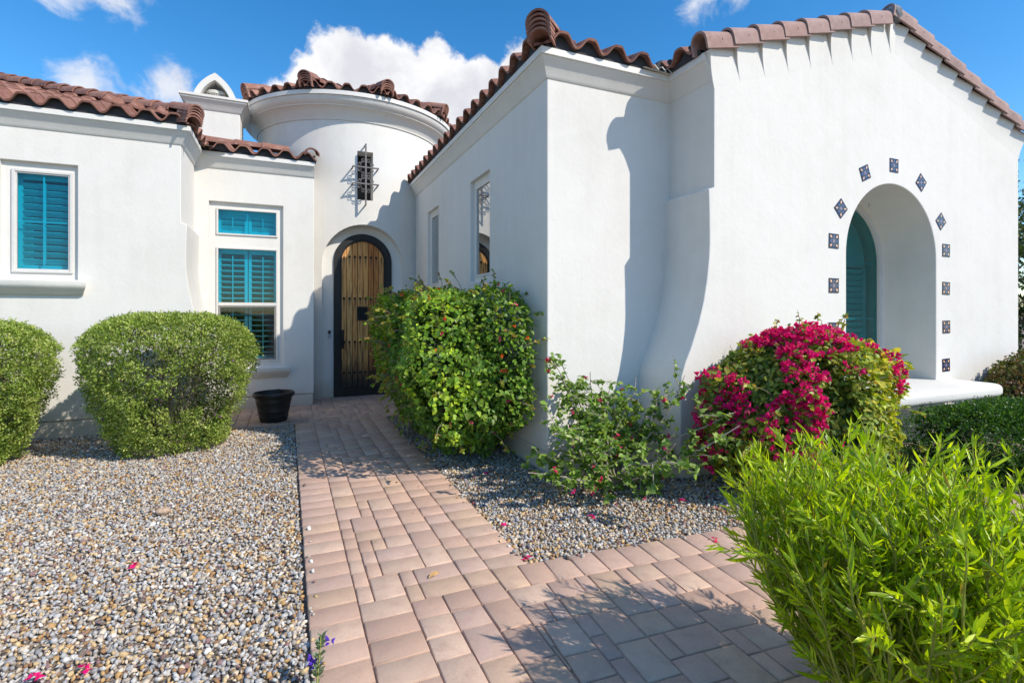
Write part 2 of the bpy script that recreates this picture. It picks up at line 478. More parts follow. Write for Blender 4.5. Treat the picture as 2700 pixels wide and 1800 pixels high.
def arch_poly(cx, half, z0, spring, r=None, n=24):
    r = r or half
    pts = [(cx-half, z0), (cx+half, z0)]
    pts += [(cx+half*math.cos(math.pi*k/n), spring+r*math.sin(math.pi*k/n)) for k in range(n+1)]
    return pts

# ------------------------------------------------------------------ ground
g = MB(); g.add([(-600, -600, -0.014), (600, -600, -0.014), (600, 600, -0.014), (-600, 600, -0.014)], [(0, 1, 2, 3)])
tag(g.build('ground', 'ground'), kind='structure')

# ------------------------------------------------------------------ paved path
PL, PR = 0.09, 1.265
INL, INR = 0.32, 1.036
U = (INR-INL)/9
TOP = 0.022
BR = Vector((INR, 2.665)); BA = R(-4.2)       # branch: origin and turn
def clip(poly, nx, ny, d):
    """keep nx*x+ny*y >= d"""
    out = []
    for i in range(len(poly)):
        a = poly[i]; b_ = poly[(i+1) % len(poly)]
        da_ = nx*a[0]+ny*a[1]-d; db_ = nx*b_[0]+ny*b_[1]-d
        if da_ >= 0: out.append(a)
        if da_*db_ < 0:
            k = da_/(da_-db_); out.append((a[0]+(b_[0]-a[0])*k, a[1]+(b_[1]-a[1])*k))
    return out
def area(p): return abs(sum(p[i][0]*p[(i+1) % len(p)][1]-p[(i+1) % len(p)][0]*p[i][1] for i in range(len(p))))/2
def pack(nx, ny, rnd):
    """random three-size bond on a unit grid -> (x,y,w,h)"""
    grid = np.zeros((nx, ny), bool); out = []
    for j in range(ny):
        for i in range(nx):
            if grid[i, j]: continue
            run = 0
            while i+run < nx and not grid[i+run, j]: run += 1
            cand_ = [((2, 2), 32), ((3, 2), 28), ((2, 3), 20), ((1, 2), 18)]
            opts = []
            while cand_:
                pk = rnd.choices(range(len(cand_)), [q[1] for q in cand_])[0]; opts.append(cand_.pop(pk)[0])
            opts.sort(key=lambda q: run-q[0] == 1)
            opts += [(2, 1), (1, 1)]
            for w_, h_ in opts:
                if i+w_ <= nx and j+h_ <= ny and not grid[i:i+w_, j:j+h_].any():
                    grid[i:i+w_, j:j+h_] = True; out.append((i, j, w_, h_)); break
    return out
rp = random.Random(3)
pavers = []
def rect(x0, y0, x1, y1): return [(x0, y0), (x1, y0), (x1, y1), (x0, y1)]
S_L = 0.1525
yA, yB = 0.5, 7.22
for k in range(int((yB-yA)/S_L)):
    y = yB-(k+1)*S_L
    pavers.append(rect(PL, y, INL, y+S_L))
    if y > 2.665: pavers.append(rect(INR, y, PR, y+S_L))
    elif y+S_L > 2.665: pavers.append(clip(rect(INR, y, PR, y+S_L), math.sin(-BA), math.cos(BA), math.sin(-BA)*BR.x+math.cos(BA)*BR.y))
ny = int((yB-yA)/U)
for i, j, w_, h_ in pack(9, ny, rp):
    pavers.append(rect(INL+i*U, yB-(j+h_)*U, INL+(i+w_)*U, yB-j*U))
# apron before the door
nxa = int((2.13-(-0.62))/U); nya = int((9.22-7.22)/U)
for i, j, w_, h_ in pack(nxa+1, nya+1, rp):
    p = rect(-0.62+i*U, 7.22+j*U, -0.62+(i+w_)*U, 7.22+(j+h_)*U)
    p = clip(p, -1, 0, -2.125)
    cx_ = sum(q[0] for q in p)/len(p); cy_ = sum(q[1] for q in p)/len(p)
    if cx_ < 0.34 and cy_ > 8.62: continue
    if (cx_-1.2)**2+(cy_-10.65)**2 < 1.66**2 and abs(cx_-1.2) > 0.7: continue
    pavers.append(p)
for k in range(9):
    pavers.append(rect(-0.85, 7.22+k*S_L, -0.62, 7.22+(k+1)*S_L))
# the branch to the right
def br(p):
    return (BR.x+p[0]*math.cos(BA)-p[1]*math.sin(BA), BR.y+p[0]*math.sin(BA)+p[1]*math.cos(BA))
SB = 0.158
for k in range(-1, 34):
    p = [br(q) for q in rect(k*SB, -0.228, (k+1)*SB, 0)]
    pavers.append(clip(p, 1, 0, INR))
UB = 0.0815
for i, j, w_, h_ in pack(68, 15, rp):
    x0 = -0.17+i*UB
    p = [br(q) for q in rect(x0, -0.228-(j+h_)*UB, x0+w_*UB, -0.228-j*UB)]
    pavers.append(clip(p, 1, 0, INR))
pavers = [p for p in pavers if len(p) >= 3 and area(p) > 0.0012]
pcols = [lin(212, 180, 160), lin(206, 172, 152), lin(214, 184, 162), lin(204, 174, 158), lin(210, 176, 154), lin(206, 174, 156), lin(212, 180, 154)]
def paver_geo(p, rnd):
    """bevelled, slightly tilted prism"""
    cx_ = sum(q[0] for q in p)/len(p); cy_ = sum(q[1] for q in p)/len(p)
    def inset(d):
        out = []
        n = len(p)
        ar = sum(p[i][0]*p[(i+1) % n][1]-p[(i+1) % n][0]*p[i][1] for i in range(n))
        sg = 1 if ar > 0 else -1
        for i in range(n):
            a = Vector(p[i-1]); b_ = Vector(p[i]); c_ = Vector(p[(i+1) % n])
            d0 = (b_-a).normalized(); d1 = (c_-b_).normalized()
            n0 = Vector((-d0.y, d0.x))*sg; n1_ = Vector((-d1.y, d1.x))*sg
            mm = n0+n1_; mm = mm/max(mm.length_squared/2, 0.3)
            out.append(b_+mm*d)
        return out
    g_ = rnd.uniform(0.0014, 0.0034); tx = rnd.gauss(0, 0.004); ty = rnd.gauss(0, 0.004); dz_ = rnd.gauss(0, 0.0011)
    rings = [(g_, -0.05), (g_, TOP-0.010), (g_+0.0022, TOP-0.003), (g_+0.007, TOP)]
    vs = []; n = len(p)
    for d, z in rings:
        for q in inset(d):
            vs.append((q.x+rnd.gauss(0, .0006), q.y+rnd.gauss(0, .0006), z+dz_+(q.x-cx_)*tx+(q.y-cy_)*ty))
    fs = []
    for k in range(3):
        for i in range(n): fs.append((k*n+i, k*n+(i+1) % n, (k+1)*n+(i+1) % n, (k+1)*n+i))
    fs.append(tuple(range(3*n, 4*n)))
    return vs, fs
def col_attr(me, cols_per_vert):
    a = me.color_attributes.new('col', 'FLOAT_COLOR', 'POINT')
    arr = np.ones((len(me.vertices), 4), np.float32); arr[:, :3] = cols_per_vert
    a.data.foreach_set('color', arr.ravel())
pb = MB()                                             # sand bed under the pavers
pb.add([(PL+.004, yA, 0.010), (PR-.004, yA, 0.010), (PR-.004, 7.22, 0.010), (PL+.004, 7.22, 0.010)], [(0, 1, 2, 3)])
pb.add([(-0.84, 7.22, 0.010), (2.125, 7.22, 0.010), (2.125, 9.25, 0.010), (-0.84, 9.25, 0.010)], [(0, 1, 2, 3)])
q4 = [br(q) for q in rect(0.2, -1.44, 5.3, -0.004)]
pb.add([(x, y, 0.014) for x, y in q4], [(0, 1, 2, 3)])
path = tag(pb.build('path', 'joint_sand'), kind='structure')
def zc_of(p):
    x = sum(q[0] for q in p)/len(p); y = sum(q[1] for q in p)/len(p)
    zc = x*FWD[0]+y*FWD[1]; xc = x*FWD[1]-y*FWD[0]
    vis = zc > 0.3 and abs(xc/zc) < 1.02 and 1.45/zc < 0.74
    return (0 if vis else 1, zc)
pavers.sort(key=zc_of)
rest = MB(); rest_c = []
for k, p in enumerate(pavers):
    vs, fs = paver_geo(p, rp)
    cc = np.array(pcols[rp.randrange(len(pcols))])*rp.uniform(0.74, 0.89)
    if k < 300:
        me = bpy.data.meshes.new('paver'); me.from_pydata(vs, [], fs); col_attr(me, cc)
        link('paver', me, 'paver', path, 50)
    else:
        rest.add(vs, fs); rest_c += [cc]*len(vs)
me = rest.mesh('paver_field', False); col_attr(me, np.array(rest_c))
tag(link('paver_field', me, 'paver', path, 50), kind='stuff')

# ------------------------------------------------------------------ gravel
def in_gravel(x, y):
    path_m = (x > PL-.012) & (x < PR+.012) & (y < 7.25)
    apron = (x > -0.865) & (y > 7.205) & (x < 2.2)
    lx = (x-BR.x)*math.cos(BA)+(y-BR.y)*math.sin(BA); ly = -(x-BR.x)*math.sin(BA)+(y-BR.y)*math.cos(BA)
    branch = (lx > 0) & (ly < 0.012) & (ly > -1.46)
    wall = ((x < -1.2) & (y > 7.55)) | ((y > 8.57) & (x < 0.4)) | ((x > 2.14) & (y > 4.08)) | ((x > 3.2) & (y > 3.5))
    sp_ = RNG.uniform(0, 1, x.shape) < .05                # a few stones kicked onto the paving
    core = (x > PL+.05) & (x < PR-.05)
    path_m &= ~(sp_ & ~core & (y < 7.1)); branch &= ~(sp_ & (ly > -.05))
    return ~(path_m | apron | branch | wall)
sp = 0.0188
gx, gy = np.meshgrid(np.arange(-6, 9.5, sp), np.arange(0.6, 8.7, sp))
gx = gx.ravel()+RNG.uniform(-sp*.55, sp*.55, gx.size); gy = gy.ravel()+RNG.uniform(-sp*.55, sp*.55, gy.size)
zc = gx*FWD[0]+gy*FWD[1]; xc = gx*FWD[1]-gy*FWD[0]
keep = (zc > 1.5) & (np.abs(xc/zc) < 1.22) & in_gravel(gx, gy)
# hidden behind the walls or thin out far away
keep &= ~((gx > 5.3) & (gy < 1.6))
gx = gx[keep]; gy = gy[keep]; NG = len(gx); pass
phi = (1+5**.5)/2
ico = np.array([(-1, phi, 0), (1, phi, 0), (-1, -phi, 0), (1, -phi, 0), (0, -1, phi), (0, 1, phi), (0, -1, -phi), (0, 1, -phi), (phi, 0, -1), (phi, 0, 1), (-phi, 0, -1), (-phi, 0, 1)])/1.902
icf = np.array([(0, 11, 5), (0, 5, 1), (0, 1, 7), (0, 7, 10), (0, 10, 11), (1, 5, 9), (5, 11, 4), (11, 10, 2), (10, 7, 6), (7, 1, 8), (3, 9, 4), (3, 4, 2), (3, 2, 6), (3, 6, 8), (3, 8, 9), (4, 9, 5), (2, 4, 11), (6, 2, 10), (8, 6, 7), (9, 8, 1)])
def rotmats(q):
    q = q/np.linalg.norm(q, axis=1, keepdims=True); a, b_, c_, d = q.T
    return np.stack([np.stack([1-2*(c_*c_+d*d), 2*(b_*c_-a*d), 2*(b_*d+a*c_)], 1), np.stack([2*(b_*c_+a*d), 1-2*(b_*b_+d*d), 2*(c_*d-a*b_)], 1), np.stack([2*(b_*d-a*c_), 2*(c_*d+a*b_), 1-2*(b_*b_+c_*c_)], 1)], 1)
def np_mesh(name, V, F, cols=None):
    """V (n,3) F (m,3|4)"""
    me = bpy.data.meshes.new(name); k = F.shape[1]
    me.vertices.add(len(V)); me.vertices.foreach_set('co', V.astype(np.float32).ravel())
    me.loops.add(F.size); me.loops.foreach_set('vertex_index', F.astype(np.int32).ravel())
    me.polygons.add(len(F)); me.polygons.foreach_set('loop_start', np.arange(0, F.size, k, dtype=np.int32))
    try: me.polygons.foreach_set('loop_total', np.full(len(F), k, np.int32))
    except Exception: pass
    me.update(calc_edges=True); me.validate()
    if cols is not None: col_attr(me, cols)
    return me
octa = np.array([(1, 0, 0), (-1, 0, 0), (0, 1, 0), (0, -1, 0), (.1, .1, .9), (0, -.1, -.9)])*1.12
ocf = np.array([(0, 2, 4), (2, 1, 4), (1, 3, 4), (3, 0, 4), (2, 0, 5), (1, 2, 5), (3, 1, 5), (0, 3, 5)])
zs_ = gx*FWD[0]+gy*FWD[1]
ordr = np.argsort(zs_); gx = gx[ordr]; gy = gy[ordr]; NN = int((zs_ < 3.6).sum())
sz = RNG.lognormal(0, 0.25, NG)*0.0116
sc = np.stack([sz*RNG.uniform(0.8, 1.45, NG), sz*RNG.uniform(0.75, 1.15, NG), sz*RNG.uniform(0.45, 0.8, NG)], 1)
def stones(tm, fc, sl):
    n_ = sl.stop-sl.start
    V = tm[RNG.integers(0, len(tm), n_)]*sc[sl][:, None, :]
    q1 = np.stack([np.ones(n_), RNG.normal(0, .35, n_), RNG.normal(0, .35, n_), np.zeros(n_)], 1)
    V = np.einsum('nij,nkj->nki', rotmats(q1), V)
    yw = RNG.uniform(0, 2*math.pi, n_); ca_, sa_ = np.cos(yw)[:, None], np.sin(yw)[:, None]
    V = np.stack([V[..., 0]*ca_-V[..., 1]*sa_, V[..., 0]*sa_+V[..., 1]*ca_, V[..., 2]], 2)
    k_ = tm.shape[1]
    return V, (fc[None]+np.arange(n_)[:, None, None]*k_).reshape(-1, 3), k_
gz = RNG.uniform(-0.013, 0.004, NG)
on_p = ((gx > PL) & (gx < PR) & (gy < 7.2)) | ((gx > PR) & (gx < 5) & (-(gx-BR.x)*math.sin(BA)+(gy-BR.y)*math.cos(BA) < 0) & (gy > 1.6))
gz[on_p] = TOP+.005
PG = np.stack([gx, gy, gz], 1)
pal = np.array([lin(168, 166, 164), lin(188, 186, 182), lin(148, 147, 148), lin(196, 170, 128), lin(180, 144, 96), lin(206, 190, 168), lin(150, 116, 84), lin(218, 214, 208), lin(170, 158, 146), lin(134, 106, 104), lin(112, 100, 92), lin(186, 182, 178)])
pw = np.array([.15, .14, .10, .12, .07, .12, .07, .03, .13, .03, .03, .06]); pw /= pw.sum()
gc = pal[RNG.choice(len(pal), NG, p=pw)]*RNG.uniform(0.86, 1.10, (NG, 1))
V1, F1, k1 = stones(ico[None]*RNG.uniform(0.52, 1.28, (40, 12, 1)), icf, slice(0, NN))
V2, F2, k2 = stones(octa[None]*RNG.uniform(0.7, 1.25, (40, 6, 1)), ocf, slice(NN, NG))
V1 = V1+PG[:NN][:, None, :]; V2 = V2+PG[NN:][:, None, :]
me = np_mesh('gravel', np.concatenate([V1.reshape(-1, 3), V2.reshape(-1, 3)]), np.concatenate([F1, F2+NN*12]), np.concatenate([np.repeat(gc[:NN], 12, 0), np.repeat(gc[NN:], 6, 0)]))
tag(link('gravel', me, 'gravel'), 'loose grey and tan gravel spread over the front garden beds', 'gravel', kind='stuff')

# ------------------------------------------------------------------ house
house = empty('house', (0, 0, 0), 'white stucco house with round entry tower and brown clay tile roofs', 'house')
XL = -1.22; YL = 7.54; YM = 8.56; XM = 0.38; XR = 2.13; YR = 4.07; XG = 3.52; XG2 = 8.81; YG = 3.49
TCX, TCY, TR = 1.20, 10.65, 1.70
Z0 = 0.20; ZW = 3.56
cove = [(0.0, 3.545), (0.010, 3.552), (0.022, 3.575), (0.042, 3.615), (0.066, 3.655), (0.088, 3.683), (0.102, 3.70)]
FA0, FA1, FO = 3.704, 3.765, 0.118            # fascia bottom, top, projection
SLOPE = 0.32
# buttress outline (distance out of the wall, height)
butt = [(0.387, 0.0), (0.387, 0.80), (0.376, 0.90), (0.329, 1.026), (0.27, 1.14), (0.18, 1.368), (0.125, 1.55), (0.084, 1.756), (0.060, 1.95), (0.053, 2.07), (0.056, 2.35), (0.063, 2.564), (0.0, 2.580)]

# left wing body with buttressed corner
poly = [(-8, Z0)]+[(XL+o, max(z, Z0)) for o, z in butt]+[(XL, ZW+.14), (-8, ZW+.14)]
lw_ = MB().prism(poly, YL, 12.5).build('wall', 'stucco', house)
cuts = [cutter(MB().box(-2.945, -2.25, 7.0, YL+.055, 1.825, 3.175)), cutter(MB().box(-2.85, -2.31, 7.0, YL+.75, 1.92, 3.082))]
bake(lw_, cuts, 0.008, 2); lw_.data.polygons.foreach_set('use_smooth', [True]*len(lw_.data.polygons)); lw_.data.set_sharp_from_angle(angle=R(19))
# middle wall
mw = MB().box(-2.0, XM, YM, 12, Z0, ZW+.14).build('wall', 'stucco', house)
cuts = [cutter(MB().box(-1.04, -0.058, 8.0, YM+.055, 0.64, 3.078)), cutter(MB().box(-0.945, -0.138, 8.0, YM+.75, 2.605, 2.985)), cutter(MB().box(-0.945, -0.138, 8.0, YM+.75, 0.725, 2.415))]
bake(mw, cuts, 0.008, 2); mw.data.polygons.foreach_set('use_smooth', [True]*len(mw.data.polygons)); mw.data.set_sharp_from_angle(angle=R(19))
# round tower
tw = MB().lathe([(0.0, 0.0), (TR, 0.0), (TR, 4.70), (0.0, 4.70)], TCX, TCY, 160)
tw = tw.build('tower_wall', 'stucco', house)
bm = bmesh.new(); bm.from_mesh(tw.data); bmesh.ops.remove_doubles(bm, verts=bm.verts, dist=1e-5); bmesh.ops.dissolve_degenerate(bm, edges=bm.edges, dist=1e-5); bmesh.ops.recalc_face_normals(bm, faces=bm.faces); bm.to_mesh(tw.data); bm.free()
DX = 1.209; DY = 9.20
cuts = [cutter(MB().prism(arch_poly(1.203, 0.675, -0.2, 2.27), 8.3, DY)), cutter(MB().prism(arch_poly(DX, 0.488, -0.3, 2.33, 0.488), 8.4, DY+.25)),
        cutter(MB().box(1.083, 1.341, 8.3, 9.25, 3.36, 4.182))]
bake(tw, cuts, 0.010, 2, 50); tw.data.polygons.foreach_set('use_smooth', [True]*len(tw.data.polygons)); tw.data.set_sharp_from_angle(angle=R(19))
# right wing
rw = MB().box(XR, XG+.2, YR, 14, Z0, ZW+.14).build('wall', 'stucco', house)
cuts = []
for y0, y1, z0, z1 in ((5.50, 6.175, 1.90, 3.105), (7.67, 8.34, 1.90, 3.105)):
    cuts.append(cutter(MB().box(1.5, XR+.055, y0, y1, z0-.06, z1)))
    cuts.append(cutter(MB().box(1.5, XR+.9, y0+.075, y1-.075, z0+.005, z1-.085)))
bake(rw, cuts, 0.010, 2); rw.data.polygons.foreach_set('use_smooth', [True]*len(rw.data.polygons)); rw.data.set_sharp_from_angle(angle=R(19))
# gable wing: buttress and coves are in its outline
APX = (XG+XG2)/2
ztop = lambda x: 3.775+SLOPE*(min(x, XG+XG2-x)-3.402)
poly = [(XG-o, max(z, Z0)) for o, z in butt]+[(XG-o, z) for o, z in cove]+[(XG-FO, 3.704), (XG-FO, 3.775), (APX, ztop(APX)), (XG2+FO, 3.775), (XG2+FO, 3.704)]
poly += [(XG2+o, z) for o, z in reversed(cove)]+[(XG2, Z0)]
gw = MB().prism(poly, YG, 13).build('gable_wall', 'stucco', house)
AX = 6.146; AR = 0.803
cuts = [cutter(MB().prism(arch_poly(AX, AR, 0.664, 2.07, AR, 40), 2.8, YG+.58)), cutter(MB().prism(arch_poly(AX, AR-.055, 0.70, 2.07, AR-.055, 40), 2.9, YG+1.3))]
bake(gw, cuts, 0.010, 2, 40); gw.data.polygons.foreach_set('use_smooth', [True]*len(gw.data.polygons)); gw.data.set_sharp_from_angle(angle=R(19))
# stem walls under the weep line
for k, (x0, x1, y0, y1) in enumerate([(-8, XL+.372, YL+.012, 9), (-1.3, XM-.012, YM+.012, 9.4), (XR+.012, XG+.1, YR+.012, 10), (XG-.372, XG2-.012, YG+.012, 6)]):
    MB().box(x0, x1, y0, y1, -0.3, Z0-.006).build('stem_wall', 'stucco', house, bevel=0.006)
# cornices
prof = cove+[(0.102, 3.72), (-0.05, 3.72), (-0.05, 3.545)]
fas = [(0.04, FA0), (FO, FA0), (FO, FA1), (0.04, FA1)]
for pth in ([(-8, YL), (XL, YL), (XL, YM), (XM+.004, YM)], [(XR, 9.45), (XR, YR), (XG+.02, YR)]):
    MB().sweep(pth, prof).build('cornice', 'stucco', house, 40)
    MB().sweep(pth, fas).build('fascia', 'trim_paint', house, bevel=0.004)
tprof = [(TR-.05, 4.675), (TR+.018, 4.675), (TR+.022, 4.70), (TR+.030, 4.712), (TR+.050, 4.745), (TR+.085, 4.795), (TR+.125, 4.832), (TR+.165, 4.852), (TR+.178, 4.856), (TR+.182, 4.872),
         (TR+.196, 4.878), (TR+.222, 4.900), (TR+.245, 4.93), (TR+.258, 4.962), (TR+.262, 4.985), (TR-.05, 4.985)]
MB().lathe(tprof, TCX, TCY, 160, True).build('tower_cornice', 'stucco', house, 38)
MB().lathe([(TR, 4.988), (TR+.285, 4.988), (TR+.285, 5.055), (TR, 5.055)], TCX, TCY, 160, True).build('tower_fascia', 'trim_paint', house, 38)

# sills
def sill(x0, x1, y, zt, h, out):
    prof_ = [(out, 0), (out+.008, -.012), (out+.008, -.055), (out-.004, -.085), (out-.035, -h*.68), (out-.07, -h*.86), (out-.085, -h), (-.02, -h), (-.02, 0)]
    vs = []; fs = []; n = len(prof_)
    for sgn, xe in ((-1, x0), (1, x1)):
        for o, z in prof_:
            vs.append((xe-sgn*(out+.008-max(o, 0))*.55, y-o, zt+z))
    fs = [tuple(range(n)), tuple(range(2*n-1, n-1, -1))]+[(i, (i+1) % n, n+(i+1) % n, n+i) for i in range(n)]
    MB().add(vs, fs).build('sill', 'stucco', house, 30, bevel=0.006)
sill(-3.06, -2.135, YL, 1.828, 0.168, 0.115)
sill(-1.15, 0.046, YM, 0.645, 0.168, 0.115)
# deep rounded sill bench under the arch
def rounded(x0, x1, y0, y1, r, n=8):
    pts = [(x1, y1), (x0, y1)]
    pts += [(x0+r-r*math.cos(a), y0+r-r*math.sin(a)) for a in [math.pi/2*k/n for k in range(n+1)]]
    pts += [(x1-r+r*math.sin(a), y0+r-r*math.cos(a)) for a in [math.pi/2*k/n for k in range(n+1)]]
    return pts
MB().prism(rounded(5.02, 7.27, 2.96, YG+.3, 0.16), 0.535, 0.668, 'z').build('window_bench', 'stucco', house, 40, bevel=0.05, segs=5)

# ------------------------------------------------------------------ windows
def frame_mb(w_, h_, t_, d0, d1, M, mb=None):
    mb = mb or MB()
    mb.box(0, t_, d0, d1, 0, h_, M); mb.box(w_-t_, w_, d0, d1, 0, h_, M)
    mb.box(t_, w_-t_, d0, d1, 0, t_, M); mb.box(t_, w_-t_, d0, d1, h_-t_, h_, M)
    return mb
def shutters(win, M, w_, h_, panels, tilt, pitch, y, label=None):
    pw_ = w_/panels
    for k in range(panels):
        x0 = k*pw_+.006; x1 = (k+1)*pw_-.006; st = 0.042
        mb = MB()
        mb.box(x0, x0+st, y-.014, y+.014, .01, h_-.01, M); mb.box(x1-st, x1, y-.014, y+.014, .01, h_-.01, M)
        mb.box(x0+st, x1-st, y-.014, y+.014, .01, .085, M); mb.box(x0+st, x1-st, y-.014, y+.014, h_-.085, h_-.01, M)
        mb.build('shutter_frame', 'shutter', win)
        z = .085+pitch*.5
        while z < h_-.085-pitch*.3:
            L = M @ Matrix.Translation((0, y, z)) @ Matrix.Rotation(tilt, 4, 'X')
            MB().box(x0+st+.002, x1-st-.002, -.036, .036, -.0045, .0045, L).build('louver', 'shutter', win)
            z += pitch
        MB().box((x0+x1)/2-.006, (x0+x1)/2+.006, y-.062, y-.050, .12, h_-.12, M).build('tilt_rod', 'shutter', win)
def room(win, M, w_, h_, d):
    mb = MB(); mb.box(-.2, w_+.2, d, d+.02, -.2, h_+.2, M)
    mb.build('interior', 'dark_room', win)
# left window
M = Matrix.Translation((-2.858, YL+.035, 1.912)); w_, h_ = 0.553, 1.178
win = frame_mb(w_, h_, .030, .0, .06, M).build('window', 'vinyl_frame', house, bevel=.004)
frame_mb(w_-.06, h_-.06, .014, .012, .05, M @ Matrix.Translation((.03, 0, .03))).build('sash', 'vinyl_frame', win)
MB().box(.044, w_-.044, .030, .036, .044, h_-.044, M).build('pane', 'teal_glass', win)
mb = MB(); mb.box(w_/2-.008, w_/2+.008, .040, .046, .04, h_-.04, M); mb.box(.04, w_-.04, .0405, .0455, h_*.5-.007, h_*.5+.007, M); mb.build('muntin', 'shutter', win)
shutters(win, M @ Matrix.Translation((.01, 0, .01)), w_-.02, h_-.02, 1, R(-50), .080, .135)
room(win, M, w_, h_, .55)
# middle windows: transom and single hung
M = Matrix.Translation((-0.951, YM+.035, 2.600)); w_, h_ = 0.819, 0.395
win = frame_mb(w_, h_, .024, .0, .06, M).build('window', 'vinyl_frame', house, bevel=.004)
MB().box(.024, w_-.024, .030, .036, .024, h_-.024, M).build('pane', 'teal_glass', win)
MB().box(w_/2-.006, w_/2+.006, .040, .046, .02, h_-.02, M).build('muntin', 'shutter', win)
shutters(win, M @ Matrix.Translation((.005, 0, 0)), w_-.01, h_, 2, R(-52), .076, .135)
room(win, M, w_, h_, .55)
M = Matrix.Translation((-0.951, YM+.035, 0.720)); w_, h_ = 0.819, 1.70
win = frame_mb(w_, h_, .024, .0, .06, M).build('window', 'vinyl_frame', house, bevel=.004)
MB().box(.024, w_-.024, -.006, .058, .835, .885, M).build('meeting_rail', 'vinyl_frame', win, bevel=.004)
MB().box(.024, w_-.024, .020, .026, .885, h_-.024, M).build('pane', 'teal_glass', win)
MB().box(.05, w_-.05, .030, .036, .05, .84, M).build('pane', 'screened_glass', win)
frame_mb(w_-.05, .812, .026, .004, .03, M @ Matrix.Translation((.025, 0, .024))).build('screen_frame', 'bronze_screen_frame', win, bevel=.003)
shutters(win, M @ Matrix.Translation((.005, 0, 0)), w_-.01, h_, 2, R(-14), .082, .135)
room(win, M, w_, h_, .55)
# side windows (face -X)
for y0, y1 in ((5.50, 6.175), (7.67, 8.34)):
    z0, z1 = 1.90, 3.025
    M = Matrix.Translation((XR+.050, y1-.07, z0)) @ Matrix.Rotation(-math.pi/2, 4, 'Z')
    w_, h_ = (y1-y0)-.14, z1-z0
    win = frame_mb(w_, h_, .028, -.004, .05, M).build('window', 'vinyl_frame', house, bevel=.004)
    MB().box(.028, w_-.028, .012, .018, .028, h_-.028, M).build('pane', 'mirror_glass', win)
    room(win, M, w_, h_, .5)
# arched window
YW = YG+.58
def arch_ring(cx, half, z0, spring, t_, y0, y1, n=40):
    o = arch_poly(cx, half, z0, spring, half, n); i = arch_poly(cx, half-t_, z0+t_, spring, half-t_, n)
    vs = []; m_ = len(o); fs = []
    for pl, y in ((o, y0), (i, y0), (i, y1), (o, y1)): vs += [(p[0], y, p[1]) for p in pl]
    for k in range(m_):
        j = (k+1) % m_
        for a in range(4): fs.append((a*m_+k, a*m_+j, ((a+1) % 4)*m_+j, ((a+1) % 4)*m_+k))
    return MB().add(vs, fs)
win = arch_ring(AX, AR-.055, .70, 2.07, .040, YW-.012, YW+.05).build('arched_window', 'vinyl_frame', house, 35)
MB().prism(arch_poly(AX, AR-.095, .745, 2.07, AR-.095, 40), YW+.02, YW+.026).build('pane', 'dark_teal_glass', win)
mb = MB(); mb.box(AX-.009, AX+.009, YW+.032, YW+.04, .75, 2.72); mb.box(AX-.68, AX+.68, YW+.0325, YW+.0395, 2.062, 2.078); mb.box(AX-.68, AX+.68, YW+.0325, YW+.0395, 1.37, 1.386)
mb.build('muntin', 'shutter', win)
z = .85
while z < 2.0:
    for sx_ in (-1, 1):
        L = Matrix.Translation((AX+sx_*.335, YW+.16, z)) @ Matrix.Rotation(R(-60), 4, 'X')
        MB().box(-.29, .29, -.036, .036, -.0045, .0045, L).build('louver', 'shutter', win)
    z += .075
MB().prism(arch_poly(AX, AR-.10, 2.03, 2.07, AR-.10, 40), YW+.17, YW+.19).build('shutter_top', 'shutter', win)
mb = MB()
for x in (-.66, -.035, .035, .66): mb.box(AX+x-.03, AX+x+.03, YW+.145, YW+.175, .75, 2.03)
mb.build('shutter_frame', 'shutter', win)
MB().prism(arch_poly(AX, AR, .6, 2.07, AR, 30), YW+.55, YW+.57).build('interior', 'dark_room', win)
# painted tiles round the arch
tm = MB().box(-.075, .075, -.006, .012, -.075, .075).mesh('decorative_tile')
tm.materials.append(MATS['majolica'])
tiles_at = [(-1.005, 2.188, 0), (-1.005, 1.732, 0), (-1.005, 1.278, 0), (-1.005, .83, 0), (1.005, 2.188, 0), (1.005, 1.738, 0), (1.005, 1.285, 0), (1.005, .834, 0)]
for a in (27, 60, 90, 120, 153):
    tiles_at.append((1.008*math.cos(R(a)), 2.07+1.008*math.sin(R(a)), {27: 40, 60: -38, 90: 0, 120: 22, 153: 45}[a]))
for x, z, rot in tiles_at:
    o = link('decorative_tile', tm, None, house)
    o.location = (AX+x+random.uniform(-.004, .004), YG, z+random.uniform(-.004, .004)); o.rotation_euler = (0, R(-rot+random.uniform(-2, 2)), 0)
# small loose wire at the arch crown
MB().tube([(5.70, YG-.004, 2.63), (5.708, YG-.010, 2.60), (5.70, YG-.010, 2.585), (5.688, YG-.008, 2.595)], .002, 5).build('wire_hook', 'black_iron', house)

